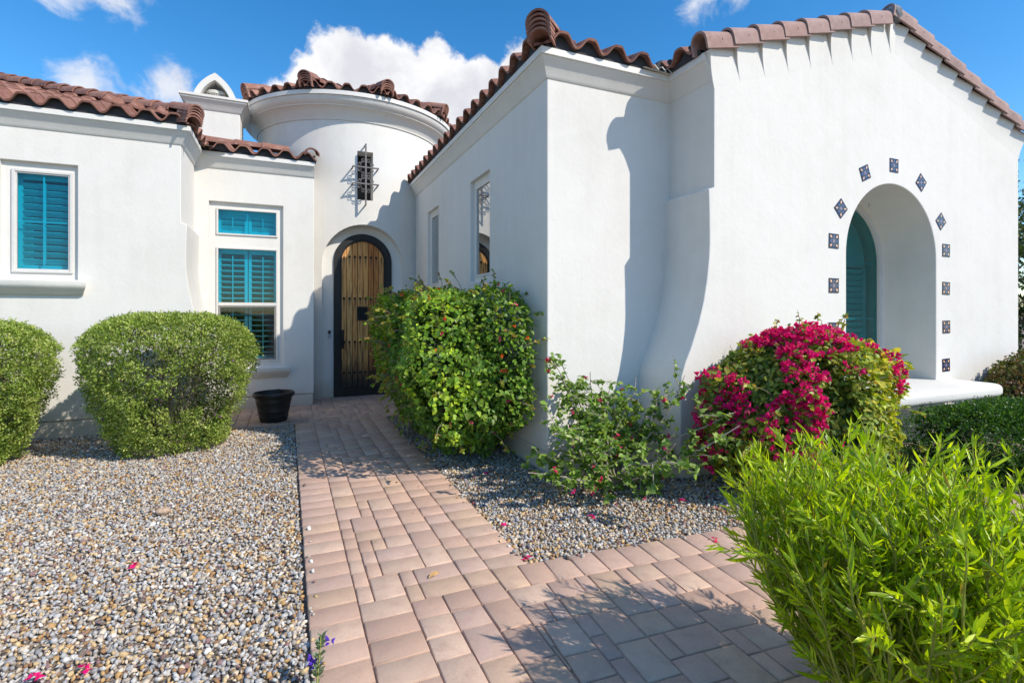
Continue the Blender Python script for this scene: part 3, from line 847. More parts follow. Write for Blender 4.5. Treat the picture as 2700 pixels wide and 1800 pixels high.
# tower niche: dark pane and iron grille
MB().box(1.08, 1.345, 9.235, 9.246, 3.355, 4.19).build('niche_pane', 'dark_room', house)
gy_ = 8.80
mb = MB()
mb.box(1.187, 1.213, gy_-.013, gy_+.013, 3.25, 4.27)
for z in (3.255, 4.265): mb.box(1.190, 1.210, gy_+.013, 8.97, z-.010, z+.010)
grille = mb.build('window_grille', 'iron', house, bevel=.003)
for z in (3.60, 3.875):
    mb = MB(); mb.box(.985, 1.415, gy_-.012, gy_+.010, z-.012, z+.012)
    for x in (.995, 1.405): mb.box(x-.010, x+.010, gy_+.010, 8.99, z-.010, z+.010)
    mb.build('crossbar', 'iron', grille, bevel=.003)
def scroll(x, z, sx_, sz_):
    pts = []
    for k in range(15):                               # spiral near the bar, a diagonal, then a spiral near the post
        a = 2*math.pi*(1.15*(1-k/14)); r_ = .012+.022*(k/14)
        pts.append((x+sx_*(.105+r_*math.cos(a+2.2)), gy_, z+sz_*(.052+r_*math.sin(a+2.2))))
    for k in range(15):
        a = 2*math.pi*(1.15*(k/14)); r_ = .034-.022*(k/14)
        pts.append((x+sx_*(.045-r_*math.cos(a-.9)+.0), gy_, z+sz_*(.115-r_*math.sin(a-.9)*-1)))
    MB().tube(pts, .0060, 5).build('scroll', 'iron', grille, 60)
for z in (3.60, 3.875):
    for sx_ in (-1, 1):
        for sz_ in (-1, 1): scroll(1.20, z, sx_, sz_)

# ------------------------------------------------------------------ door
door = arch_ring(DX, .486, .022, 2.33, .10, DY-.03, DY+.10).build('door', 'black_iron', house, 35)
arch_ring(DX, .388, .12, 2.33, .03, DY-.005, DY+.08).build('door_stop', 'black_iron', door, 35)
MB().box(DX-.385, DX+.385, DY-.02, DY+.09, .03, .17).build('kick_rail', 'black_iron', door, bevel=.004)
pwid = .72/8
for k in range(8):
    x0 = DX-.36+k*pwid+.004; x1 = x0+pwid-.008
    zt = lambda x: 2.33+math.sqrt(max(.36**2-(x-DX)**2, .0001))
    pts = [(x0-DX, .165), (x1-DX, .165)]+[(xx-DX, zt(xx)) for xx in [x1-(x1-x0)*q/5 for q in range(6)]]
    o = MB().prism(pts, -.012, .03).build('plank', 'door_wood', door, bevel=.005)
    o.location = (DX, DY+.03, 0)
MB().prism([(DX+p[0], p[1]) for p in [(-.37, .16), (.37, .16), (.37, 2.33)]+[(.37*math.cos(math.pi*q/16), 2.33+.37*math.sin(math.pi*q/16)) for q in range(1, 16)]+[(-.37, 2.33)]], DY+.062, DY+.08).build('door_backing', 'black_iron', door)
mb_stud = MB(); mb_stud.add([(-.019, 0, -.019), (.019, 0, -.019), (.019, 0, .019), (-.019, 0, .019), (0, -.016, 0)], [(0, 1, 4), (1, 2, 4), (2, 3, 4), (3, 0, 4)])
stud = mb_stud.mesh('stud'); stud.materials.append(MATS['black_iron'])
for z in (.42, .95, 1.70, 2.42):
    for k in range(8):
        x = DX-.36+(k+.5)*pwid
        if z > 2.4 and k in (0, 7): continue
        o = link('stud', stud, None, door); o.location = (x, DY+.0175, z)
mb = frame_mb(.175, .24, .016, -.006, .02, Matrix.Translation((DX-.10, DY+.0, 1.32)))
for k in range(1, 4): mb.box(DX-.10+k*.044-.004, DX-.10+k*.044+.004, DY+.0, DY+.012, 1.336, 1.544)
mb.tube([(DX-.085, DY+.004, 1.34), (DX-.0125, DY+.004, 1.44), (DX-.085, DY+.004, 1.54)], .005, 5)
mb.tube([(DX+.06, DY+.004, 1.34), (DX-.0125, DY+.004, 1.44), (DX+.06, DY+.004, 1.54)], .005, 5)
gr = mb.build('speakeasy_grille', 'black_iron', door)
MB().box(DX-.09, DX+.065, DY+.0125, DY+.017, 1.33, 1.55).build('grille_back', 'dark_room', gr)
hx = DX-.345
mb = MB(); mb.box(hx-.032, hx+.022, DY-.046, DY-.028, .84, 1.16)
mb.tube([(hx-.005, DY-.05, .90), (hx-.005, DY-.09, .93), (hx-.005, DY-.095, 1.02), (hx-.005, DY-.085, 1.09), (hx-.005, DY-.05, 1.12)], [.012, .011, .014, .011, .012], 8)
mb.build('handle', 'black_iron', door, 40)
# doorbell
bell = MB().box(.630, .676, DY-.030, DY-.001, 1.03, 1.155).build('doorbell', 'grey_plastic', house, bevel=.006)
MB().box(.633, .673, DY-.0335, DY-.028, 1.098, 1.152).build('camera_panel', 'black_plastic', bell, bevel=.003)
MB().tube([(.653, DY-.028, 1.062), (.653, DY-.034, 1.062)], .013, 14).build('button', 'vinyl_frame', bell)

# ------------------------------------------------------------------ chimney
CYF = 9.42; CXL, CXR = -1.412, -.706; CD = .70; CZ = 4.885     # cap top
ch = MB().box(CXL, CXR, CYF, CYF+CD, 3.5, CZ-.18).build('chimney', 'stucco', house, bevel=.01)
cxm = (CXL+CXR)/2
cv = [(0.0, CZ-.21), (.014, CZ-.20), (.03, CZ-.165), (.065, CZ-.11), (.095, CZ-.075), (.105, CZ-.066), (.105, CZ-.044), (.125, CZ-.038), (.125, CZ)]
vs = []; fs = []
for o, z in cv:
    vs += [(CXL-o, CYF-o, z), (CXR+o, CYF-o, z), (CXR+o, CYF+CD+o, z), (CXL-o, CYF+CD+o, z)]
for k in range(len(cv)-1):
    for i in range(4): fs.append((k*4+i, k*4+(i+1) % 4, k*4+4+(i+1) % 4, k*4+4+i))
fs.append((len(cv)*4-4, len(cv)*4-3, len(cv)*4-2, len(cv)*4-1))
MB().add(vs, fs).build('chimney_cap', 'stucco', ch, 30)
def pointed(half, h, n=10):
    L = []
    for k in range(n+1):
        q = k/n; L.append((half*((1-q)**2+2*q*(1-q)*.78), h*(2*q*(1-q)*.62+q*q)))
    return L+[(-x, z) for x, z in reversed(L[:-1])]
o_ = pointed(.305, .40); i_ = pointed(.215, .285)
vs = []; m_ = len(o_); fs = []
for pl_, y in ((o_, CYF-.02), (i_, CYF-.02), (i_, CYF+CD), (o_, CYF+CD)): vs += [(cxm+p[0], y, CZ+p[1]) for p in pl_]
for k in range(m_-1):
    for a in range(4): fs.append((a*m_+k, a*m_+k+1, ((a+1) % 4)*m_+k+1, ((a+1) % 4)*m_+k))
fs += [(0, m_, 2*m_, 3*m_), (m_-1, 2*m_-1, 3*m_-1, 4*m_-1)]
MB().add(vs, fs).build('chimney_hood', 'stucco', ch, 30)
fr_ = .145; fy = CYF+.20
fl = MB().lathe([(0, CZ+.155), (fr_+.006, CZ+.155), (fr_+.010, CZ+.148), (fr_+.010, CZ+.105), (fr_-.01, CZ+.10), (fr_-.01, CZ)], cxm, fy, 28).build('flue_cap', 'mesh_vent', ch, 35)
mb = MB()
for k in range(36):
    a = 2*math.pi*k/36; mb.tube([(cxm+fr_*math.sin(a), fy-fr_*math.cos(a), CZ+.001), (cxm+fr_*math.sin(a), fy-fr_*math.cos(a), CZ+.105)], .004, 4)
for z in (.015, .037, .06, .083): mb.lathe([(fr_-.003, CZ+z-.003), (fr_+.003, CZ+z-.003), (fr_+.003, CZ+z+.003), (fr_-.003, CZ+z+.003)], cxm, fy, 28, True)
mb.build('vent_mesh', 'mesh_vent', fl)
MB().lathe([(fr_-.012, CZ+.001), (fr_-.009, CZ+.001), (fr_-.009, CZ+.10), (fr_-.012, CZ+.10)], cxm, fy, 28, True).build('vent_core', 'dark_room', fl)

# ------------------------------------------------------------------ roofs
TW = 0.285; EXPO = 0.36; TL = 0.43; AMP = 0.047; TH_ = 0.022
def s_prof(x):                                        # x in 0..1 across one tile
    return -AMP*1.12*(math.cos(2*math.pi*x) - 0.09*math.cos(6*math.pi*x)) - 0.004*math.cos(4*math.pi*x)
def tile_mesh(name, w_, L, segs=16):
    vs = []; fs = []
    for yv in (0, L):
        tp = 1.0
        for k in range(segs+1): vs.append(((k/segs-.5)*w_*1.03, yv, s_prof(k/segs)*tp))
        for k in range(segs+1): vs.append(((k/segs-.5)*w_*1.03, yv, s_prof(k/segs)*tp-TH_))
    n = segs+1
    for k in range(segs):
        fs += [(k, k+1, 2*n+k+1, 2*n+k), (n+k, 3*n+k, 3*n+k+1, n+k+1), (k, n+k, n+k+1, k+1)]
    fs += [(0, 2*n, 3*n, n), (n-1, 2*n-1, 4*n-1, 3*n-1)]
    me = MB().add(vs, fs).mesh(name)
    me.materials.append(MATS['roof_tile'])
    me.polygons.foreach_set('use_smooth', [True]*len(me.polygons)); me.set_sharp_from_angle(angle=R(40))
    return me
def barrel_mesh(name, r0, r1, L, leg=0.0, segs=10, th=0.018, mat='roof_tile'):
    vs = []; fs = []
    def ring(r_):
        pts = [(-r_, -leg)] if leg else []
        pts += [(-r_*math.cos(math.pi*k/segs), r_*math.sin(math.pi*k/segs)) for k in range(segs+1)]
        if leg: pts += [(r_, -leg)]
        return pts
    A = ring(r0); B = ring(r0-th); C_ = ring(r1); D_ = ring(r1-th); n = len(A)
    for pl_, y in ((A, 0), (B, 0), (C_, L), (D_, L)): vs += [(p[0], y, p[1]) for p in pl_]
    for k in range(n-1):
        fs += [(k, k+1, 2*n+k+1, 2*n+k), (n+k, 3*n+k, 3*n+k+1, n+k+1), (k, n+k, n+k+1, k+1), (2*n+k, 2*n+k+1, 3*n+k+1, 3*n+k)]
    fs += [(0, 2*n, 3*n, n), (n-1, 2*n-1, 4*n-1, 3*n-1)]
    me = MB().add(vs, fs).mesh(name); me.materials.append(MATS[mat])
    me.polygons.foreach_set('use_smooth', [True]*len(me.polygons)); me.set_sharp_from_angle(angle=R(40))
    return me
TILE = tile_mesh('roof_tile', TW, TL)
BAR = barrel_mesh('hip_tile', .112, .098, .40)
LIP = barrel_mesh('hip_tile', .112, .100, .20)
RAKE = barrel_mesh('rake_tile', .095, .080, .40, .085, 10, .020, 'rake_tile')
RIDGE = barrel_mesh('ridge_tile', .125, .112, .42, .03, 10, .018, 'rake_tile')
def place(name, me, parent, P, ex, ey, ez, jit=0.004):
    o = link(name, me, None, parent)
    Mx = Matrix((( ex.x, ey.x, ez.x, P.x), (ex.y, ey.y, ez.y, P.y), (ex.z, ey.z, ez.z, P.z), (0, 0, 0, 1)))
    Mx = Mx @ Euler((random.gauss(0, jit), random.gauss(0, jit), random.gauss(0, jit*1.5))).to_matrix().to_4x4()
    o.matrix_world = Mx
    return o
ZT = FA1+0.085                                        # mid height of the wave at the eave nose
def tile_field(parent, p0, e, inward, ncol, nrow, keep, tile=TILE, w_=TW, z0=ZT, nose=.055, slope=SLOPE):
    """p0: plan point on the fascia line, e: plan eave direction, inward: plan direction up the slope"""
    e = Vector((e[0], e[1], 0)).normalized(); i_ = Vector((inward[0], inward[1], 0)).normalized()
    up = (i_+Vector((0, 0, slope))).normalized(); 
    lift = 0.055
    ey = (up*math.cos(lift)-up.cross(e).normalized()*0).normalized()
    k = e.cross(up).normalized()
    if k.z < 0: k = -k
    ey = (up*math.cos(lift)-k*math.sin(lift)).normalized(); ez = ey.cross(e) 
    if ez.z < 0: ez = -ez
    ex = ey.cross(ez)
    for j in range(nrow):
        for i in range(ncol):
            P = Vector((p0[0], p0[1], z0))+e*((i+.5)*w_)+up*(j*EXPO)-i_*nose+k*random.gauss(0, .0025)
            c_ = P+ey*TL*.5
            if keep(c_.x, c_.y, P.x, P.y): place('roof_tile', tile, parent, P, ex, ey, ez)
def bird_stop(parent, p0, e, outward, n, inset=.012, w_=TW, z0=ZT):
    e = Vector((e[0], e[1], 0)).normalized(); o = Vector((outward[0], outward[1], 0)).normalized()
    vs = []; fs = []; N = n*12+1
    for dpt in (inset, inset+.05):
        for k in range(N):
            P = Vector((p0[0], p0[1], 0))+e*(k*w_/12)-o*dpt
            vs.append((P.x, P.y, FA1-.003)); vs.append((P.x, P.y, z0+s_prof((k % 12)/12)*1.0-TH_+.026))
    for k in range(N-1):
        fs += [(2*k, 2*k+2, 2*k+3, 2*k+1), (2*N+2*k, 2*N+2*k+1, 2*N+2*k+3, 2*N+2*k+2), (2*k+1, 2*k+3, 2*N+2*k+3, 2*N+2*k+1)]
    MB().add(vs, fs).build('bird_stop', 'bird_stop', parent)
def hip(parent, corner, d, n_up, z0=ZT, stack=5, slope=SLOPE):
    """corner: plan point of the fascia corner, d: plan direction inwards along the hip"""
    d = Vector((d[0], d[1], 0)).normalized(); side = Vector((d.y, -d.x, 0))
    s_ = slope/math.sqrt(2)
    up = (d+Vector((0, 0, s_))).normalized(); ez = side.cross(up)
    if ez.z < 0: ez = -ez
    ex = up.cross(ez)
    for k in range(stack):                            # booster stack at the eave
        lf = -.12+.028*k
        ey = (up*math.cos(lf)+ez*math.sin(lf)).normalized(); e2 = ex.cross(ey)
        P = Vector((corner[0], corner[1], z0-.075+k*.032))-d*(.065+.010*k)
        place('hip_tile', LIP if k < stack-1 else BAR, parent, P, ex, ey, e2, .015)
    for k in range(1, n_up):
        P = Vector((corner[0], corner[1], z0+.035))+up*(k*.33)-d*.06
        lf = -.05; ey = (up*math.cos(lf)+ez*math.sin(lf)).normalized(); e2 = ex.cross(ey)
        place('hip_tile', BAR, parent, P, ex, ey, e2, .01)
def deck(verts, faces, mat='mortar'):
    return MB().add(verts, faces).build('roof', 'bird_stop', house)
ZD = FA1+.005
# left wing roof: eave on Y, hip at the corner
ex0, ey0 = XL+FO, YL-FO
hgt = lambda d: ZD+SLOPE*d
SL2 = 0.385; DD = 4.2; h2 = ZD+SL2*DD
rl = deck([(-8, ey0+.03, ZD), (ex0-.03, ey0+.03, ZD), (ex0-.03, 12, ZD), (ex0-DD, ey0+DD, h2), (-8, ey0+DD, h2), (ex0-DD, 12, h2)], [(0, 1, 3, 4), (1, 2, 5, 3)])
ncol = 17
tile_field(rl, (ex0-.02-ncol*TW, ey0), (1, 0), (0, 1), ncol, 10, lambda x, y, px, py: (ex0-x) > (y-ey0)-.06, slope=SL2)
bird_stop(rl, (ex0-.02-ncol*TW, ey0), (1, 0), (0, -1), ncol)
tile_field(rl, (ex0, ey0+.05), (0, 1), (-1, 0), 9, 5, lambda x, y, px, py: (y-ey0) > (ex0-x)-.06, slope=SL2)
bird_stop(rl, (ex0, ey0+.05), (0, 1), (1, 0), 4)
hip(rl, (ex0, ey0), (-1, 1), 14, slope=SL2)
# middle roof
ym0 = YM-FO
rm = deck([(XL-.4, ym0+.03, ZD), (XM+.02, ym0+.03, ZD), (XM+.02, 9.35, hgt(9.35-ym0)), (XL-.4, 9.35, hgt(9.35-ym0)), (XM+.02, 11, hgt(9.35-ym0)-.5), (XL-.4, 11, hgt(9.35-ym0)-.5)], [(0, 1, 2, 3), (3, 2, 4, 5)])
tile_field(rm, (XM+.03-6*TW, ym0), (1, 0), (0, 1), 6, 2, lambda x, y, px, py: (x-ex0) > -(y-ym0)*0+.0 and x < XM+.06)
bird_stop(rm, (XM+.03-6*TW, ym0), (1, 0), (0, -1), 6)
for k in range(2):
    e_ = Vector((0, 1, SLOPE)).normalized(); s_ = Vector((1, 0, 0)); P = Vector((XM-.03, ym0-.05, ZT+.0))+e_*(k*.36)
    place('rake_tile', BAR, rm, P, s_, e_, s_.cross(e_), .008)
for k in range(4):
    P = Vector((XL-.35+k*.40, 9.30, hgt(9.35-ym0)+.06)); place('ridge_tile', BAR, rm, P, Vector((0, -1, 0)), Vector((1, 0, 0)), Vector((0, 0, 1)), .008)
MB().add([(ex0-.02, ym0-.25, FA1+.035), (ex0+.30, ym0-.035, FA1+.004), (ex0+.28, ym0+.3, FA1+.09), (ex0-.10, ym0+.3, FA1+.13)], [(0, 1, 2, 3)]).build('valley_flashing', 'flashing', rm)
# right wing roof
xr0, yr0 = XR-FO, YR-FO
rr_ = deck([(xr0+.03, 9.4, ZD), (xr0+.03, yr0+.03, ZD), (XG+.4, yr0+.03, ZD), (XG+.4, yr0+1.5, hgt(1.5)), (xr0+1.5, yr0+1.5, hgt(1.5)), (xr0+1.5, 9.4, hgt(1.5))], [(0, 1, 4, 5), (1, 2, 3, 4)])
ncol = 19
tile_field(rr_, (xr0, yr0+.06+ncol*TW), (0, -1), (1, 0), ncol, 4, lambda x, y, px, py: (y-yr0) > (x-xr0)-.04)
bird_stop(rr_, (xr0, yr0+.06+ncol*TW), (0, -1), (-1, 0), ncol)
tile_field(rr_, (xr0+.05, yr0), (1, 0), (0, 1), 5, 4, lambda x, y, px, py: (x-xr0) > (y-yr0)-.04 and px < XG-FO-.12+max(0, (y-yr0-.2)))
bird_stop(rr_, (xr0+.05, yr0), (1, 0), (0, -1), 5)
hip(rr_, (xr0, yr0), (1, 1), 5)
# gable roof
xg0, xg1 = XG-FO, XG2+FO
rg = deck([(xg0+.02, YG+.04, ztop(xg0)+.012), (APX, YG+.04, ztop(APX)+.012), (xg1-.02, YG+.04, ztop(xg1)+.012), (xg1-.02, 13, ztop(xg1)+.012), (APX, 13, ztop(APX)+.012), (xg0+.02, 13, ztop(xg0)+.012)], [(0, 1, 4, 5), (1, 2, 3, 4)])
tile_field(rg, (xg0-.02, YG+.10+4*TW), (0, -1), (1, 0), 4, 8, lambda x, y, px, py: (py < YR-FO+.12+max(0, x-xg0-.2)), z0=FA1+.095)
bird_stop(rg, (xg0-.02, YG+.04+2*TW), (0, -1), (-1, 0), 2, z0=FA1+.095)
tile_field(rg, (xg1, YG+.10), (0, 1), (-1, 0), 5, 3, lambda x, y, px, py: True, z0=FA1+.095)
RS = 0.338
for side in (1, -1):
    n_t = 8 if side > 0 else 9
    d = Vector((side, 0, SLOPE)).normalized(); nrm = Vector((-side*SLOPE, 0, 1)).normalized()
    start = Vector(((xg0-.055) if side > 0 else (xg1+.055), YG+.0, 3.775-.055*SLOPE+.055))
    for k in range(n_t):
        P = start+d*(k*RS)+nrm*.028
        lf = -.06; ey = (d*math.cos(lf)+nrm*math.sin(lf)).normalized(); ez = (nrm*math.cos(lf)-d*math.sin(lf)).normalized()
        ex = ey.cross(ez)
        o = place('rake_tile', RAKE, rg, P, ex, ey, ez, .006)
        MB().lathe([(0, .0), (.006, 0), (.004, .004), (0, .005)], 0, 0, 8).build('nail', 'grey_plastic', o).matrix_world = Matrix.Translation(P+ey*.2+nrm*(-.01)+Vector((0, -.090, 0))) @ Matrix.Rotation(R(90), 4, 'X')
for k in range(6):
    P = Vector((APX, YG+.10+k*.36, ztop(APX)+.045)); place('ridge_tile', RIDGE, rg, P, Vector((1, 0, 0)), Vector((0, 1, .03)).normalized(), Vector((0, -.03, 1)).normalized(), .006)
mb = MB(); pts = []
mb.lathe([(0, -.10), (.10, -.09), (.118, -.03), (.105, .05), (.07, .09), (0, .105)], 0, 0, 14)
o = mb.build('mortar_cap', 'mortar', rg, 50); o.location = (APX-.055, YG-.002, ztop(APX)+.075); o.scale = (.95, .85, .85); o.rotation_euler = (.1, .2, .3)
# plaster teeth under the rake tiles: each thickens towards the eave
for side in (1, -1):
    d = Vector((side, 0, SLOPE)).normalized(); nrm = Vector((-side*SLOPE, 0, 1)).normalized()
    start = Vector(((xg0+.02) if side > 0 else (xg1-.02), YG, ztop(xg0+.02) if side > 0 else ztop(xg1-.02)))
    tot = (APX-xg0-.02)/d.x*side if side > 0 else (xg1-.02-APX)/abs(d.x)
    k = 0; s0 = 0.0
    while s0 < tot-.02:
        s1 = min(s0+RS, tot)
        dn = .37
        A = start+d*s0; B = start+d*s1
        t0, t1 = .058, .006
        vs = []; fs = []; NSt = 6
        for q in range(NSt+1):
            f_ = q/NSt; th_ = (1-f_)**2.4
            for p, tt_ in ((A, t0), (B, t1)):
                e_ = p-nrm*dn*f_
                vs += [(e_.x, YG-tt_*th_+(.003 if q == NSt else 0), e_.z), (e_.x, YG+.02, e_.z)]
        for q in range(NSt):
            i0 = q*4; i1 = i0+4
            fs += [(i0, i0+2, i1+2, i1), (i0, i1, i1+1, i0+1), (i0+2, i0+3, i1+3, i1+2)]
        fs.append((0, 1, 3, 2))
        MB().add(vs, fs).build('plaster_tooth', 'stucco', house, 45)
        s0 = s1; k += 1
# valley metal between the two roofs
MB().add([(xg0-.32, yr0-.045, FA1+.002), (xg0-.004, yr0-.045, FA1-.012), (xg0-.05, yr0+.25, FA1+.05), (xg0-.32, yr0+.25, FA1+.10), (xg0-.004, YG+.08, FA1+.012), (xg0+.20, YG+.12, FA1+.085), (xg0+.2, yr0+.25, FA1+.10)], [(0, 1, 2, 3), (1, 4, 5, 6, 2)]).build('valley_flashing', 'flashing', rr_)
mb = MB()
for k, (x, y, z) in enumerate([(xg0-.16, yr0-.045, FA1+.0), (xg0-.07, yr0-.045, FA1-.004), (xg0-.004, yr0-.05, FA1-.01)]): mb.tube([(x, y, z), (x-.03, y+.02, z+.05), (x-.03, y+.2, z+.09)], .006, 5)
mb.build('flashing_rib', 'flashing', rr_)
# tower roof: ten facets
rt_r = TR+.285
NS = 10; OFF = 9.0
vs = [(TCX, TCY, 5.06+SLOPE*rt_r)]; 
for k in range(NS):
    a = R(OFF+36*k); vs.append((TCX+(rt_r+.0)*math.sin(a), TCY-(rt_r+.0)*math.cos(a), 5.058))
rt = MB().add(vs, [(0, 1+k, 1+(k+1) % NS) for k in range(NS)]).build('tower_roof', 'bird_stop', house)
TZ = 5.058+.085; tw_w = 0.262
TT = tile_mesh('roof_tile', tw_w, TL)
for k in range(NS):
    a0 = OFF+36*k; am = R(a0+18)
    od = Vector((math.sin(am), -math.cos(am), 0)); e = Vector((math.cos(am), math.sin(am), 0))
    ap = rt_r*math.cos(R(18))+.035
    base_p = Vector((TCX, TCY, 0))+od*ap
    halfw = rt_r*math.sin(R(18))
    def keepf(x, y, px, py, od=od, e=e):
        v_ = Vector((x-TCX, y-TCY, 0)); return abs(v_.dot(e)) < v_.dot(od)*math.tan(R(18))+.03
    p0 = base_p-e*(tw_w*2.5)
    tile_field(rt, (p0.x, p0.y), (e.x, e.y), (-od.x, -od.y), 5, 4, keepf, TT, tw_w, TZ, nose=.05)
    vs = []; fs = []; N = 61                          # dark closure under the noses
    for kk in range(N):
        P = base_p+e*(tw_w*2.5)*(kk/30-1)-od*.02
        vs.append((P.x, P.y, 5.054)); vs.append((P.x, P.y, TZ+s_prof((kk % 12)/12)-TH_+.008))
    for kk in range(N-1): fs.append((2*kk, 2*kk+2, 2*kk+3, 2*kk+1))
    MB().add(vs, fs).build('bird_stop', 'bird_stop', rt)
    ah = R(a0); hd = Vector((-math.sin(ah), math.cos(ah), 0))
    cpt = Vector((TCX, TCY, 0))-hd*(rt_r+.01)
    hip(rt, (cpt.x, cpt.y), (hd.x, hd.y), 5, TZ+.0, 5, SLOPE*1.35)

# ------------------------------------------------------------------ foliage helpers
T_OVAL = (np.array([(0, 0, 0), (.26, .5, .07), (0, 1, 0), (-.26, .5, .07)]), np.array([(0, 1, 2), (0, 2, 3)]))
T_WIDE = (T_OVAL[0]*np.array([1.5, 1, 1]), T_OVAL[1])
T_HEART = (np.array([(0, 0, 0), (.30, .10, .05), (.40, .36, .09), (.22, .72, .04), (0, 1, -.10), (-.22, .72, .04), (-.40, .36, .09), (-.30, .10, .05), (0, .45, -.02)]),
           np.array([(0, 1, 8), (1, 2, 8), (2, 3, 8), (3, 4, 8), (4, 5, 8), (5, 6, 8), (6, 7, 8), (7, 0, 8)]))
def lance(w_, bend):
    ys = [0, .28, .64, 1]; ws = [.25, 1, .85, 0]
    v_ = []
    for y, q in zip(ys, ws):
        z = -bend*y*y
        v_ += [(-w_*q, y, z+.05*w_*0+.35*w_*q), (0, y, z), (w_*q, y, z+.35*w_*q)]
    f_ = []
    for k in range(3):
        for s_ in range(2):
            a = k*3+s_; f_ += [(a, a+1, a+4), (a, a+4, a+3)]
    return np.array(v_), np.array(f_)
T_LANCE = [lance(.072, .10), lance(.085, .25), lance(.062, -.08)]
def basis(axis, up):
    y = axis/np.linalg.norm(axis, axis=1, keepdims=True)
    x = np.cross(y, up); x /= (np.linalg.norm(x, axis=1, keepdims=True)+1e-9)
    z = np.cross(x, y)
    return np.stack([x, y, z], 2)
def leaves_geo(T, pos, axis, up, scale):
    B = basis(axis, up)
    V = np.einsum('nij,kj->nki', B, T[0])*scale[:, None, None]+pos[:, None, :]
    k = len(T[0])
    F = (T[1][None]+np.arange(len(pos))[:, None, None]*k).reshape(-1, 3)
    return V.reshape(-1, 3), F
def rand_dirs(n):
    d = RNG.normal(size=(n, 3)); return d/np.linalg.norm(d, axis=1, keepdims=True)
def foliage(name, parent, T, pos, axis, up, scale, cols, mat):
    V, F = leaves_geo(T, pos, axis, up, scale)
    me = np_mesh(name, V, F, np.repeat(cols, len(T[0]), 0))
    o = link(name, me, mat, parent)
    return tag(o, kind='stuff')
SNW = [(RNG.normal(size=3)*s_, RNG.uniform(0, 6.28)) for s_ in (2.5, 4, 4, 6, 6, 9, 9, 13, 13) for _ in range(2)]
def snoise(p, f=1.0):
    a = 0
    for wv, ph in SNW: a = a+np.sin(p@wv*f+ph)/(np.linalg.norm(wv)**.6)
    return a/3.0
def palette(n, cols, jit=.18, w_=None):
    c_ = np.array(cols)[RNG.choice(len(cols), n, p=w_)]
    return c_*RNG.uniform(1-jit, 1+jit, (n, 1))
def branch_pts(p, d, L, n=6, droop=0.0, wig=.12, rnd=random):
    p = Vector(p); d = Vector(d).normalized(); out = [p.copy()]
    for k in range(n):
        d = (d+Vector((rnd.gauss(0, wig), rnd.gauss(0, wig), rnd.gauss(0, wig)-droop))).normalized()
        p = p+d*(L/n); out.append(p.copy())
    return out
def set_local(*objs): pass
# bougainvillea bract clusters
def flower_mesh(seed, colr, s_=1.0):
    rnd = np.random.default_rng(seed); Vs = []; Fs = []; Cs = []; k = 0
    for c_ in range(3):
        cc = rnd.normal(0, .012, 3)*s_
        ax0 = rnd.normal(size=3); ax0 /= np.linalg.norm(ax0)
        for q in range(3):
            a = 2*math.pi*q/3+rnd.uniform(-.3, .3)
            u_ = np.cross(ax0, [.3, .5, .8]); u_ /= np.linalg.norm(u_); v_ = np.cross(ax0, u_)
            d = (u_*math.cos(a)+v_*math.sin(a))*.75+ax0*.65
            B = basis(d[None], ax0[None])[0]
            pts = (T_HEART[0]*np.array([1, 1, 1.6])) @ B.T*.030*s_+cc
            Vs.append(pts); Fs.append(T_HEART[1]+k); k += len(pts)
            Cs.append(np.repeat((np.array(colr)*rnd.uniform(.75, 1.15))[None], len(pts), 0))
    return np_mesh('flower', np.concatenate(Vs), np.concatenate(Fs), np.concatenate(Cs))
MAG = lin(238, 34, 128); PINK = lin(232, 70, 120); CORAL = lin(240, 84, 50); ORNG = lin(246, 112, 34)
FL = {}
for nm, cc in (('mag', MAG), ('mag2', lin(220, 18, 106)), ('pink', PINK), ('coral', CORAL), ('orange', ORNG), ('rose', lin(236, 120, 140))):
    FL[nm] = [flower_mesh(100+len(FL)*10+k, cc, 1.0) for k in range(3)]
    for me in FL[nm]: me.materials.append(MATS['bract'])
def flower(parent, p, kinds, s_=1.0):
    o = link('flower', random.choice(FL[random.choice(kinds)]), None, parent)
    o.location = p; o.rotation_euler = [random.uniform(0, 6.28) for _ in range(3)]; o.scale = (s_,)*3
    return o

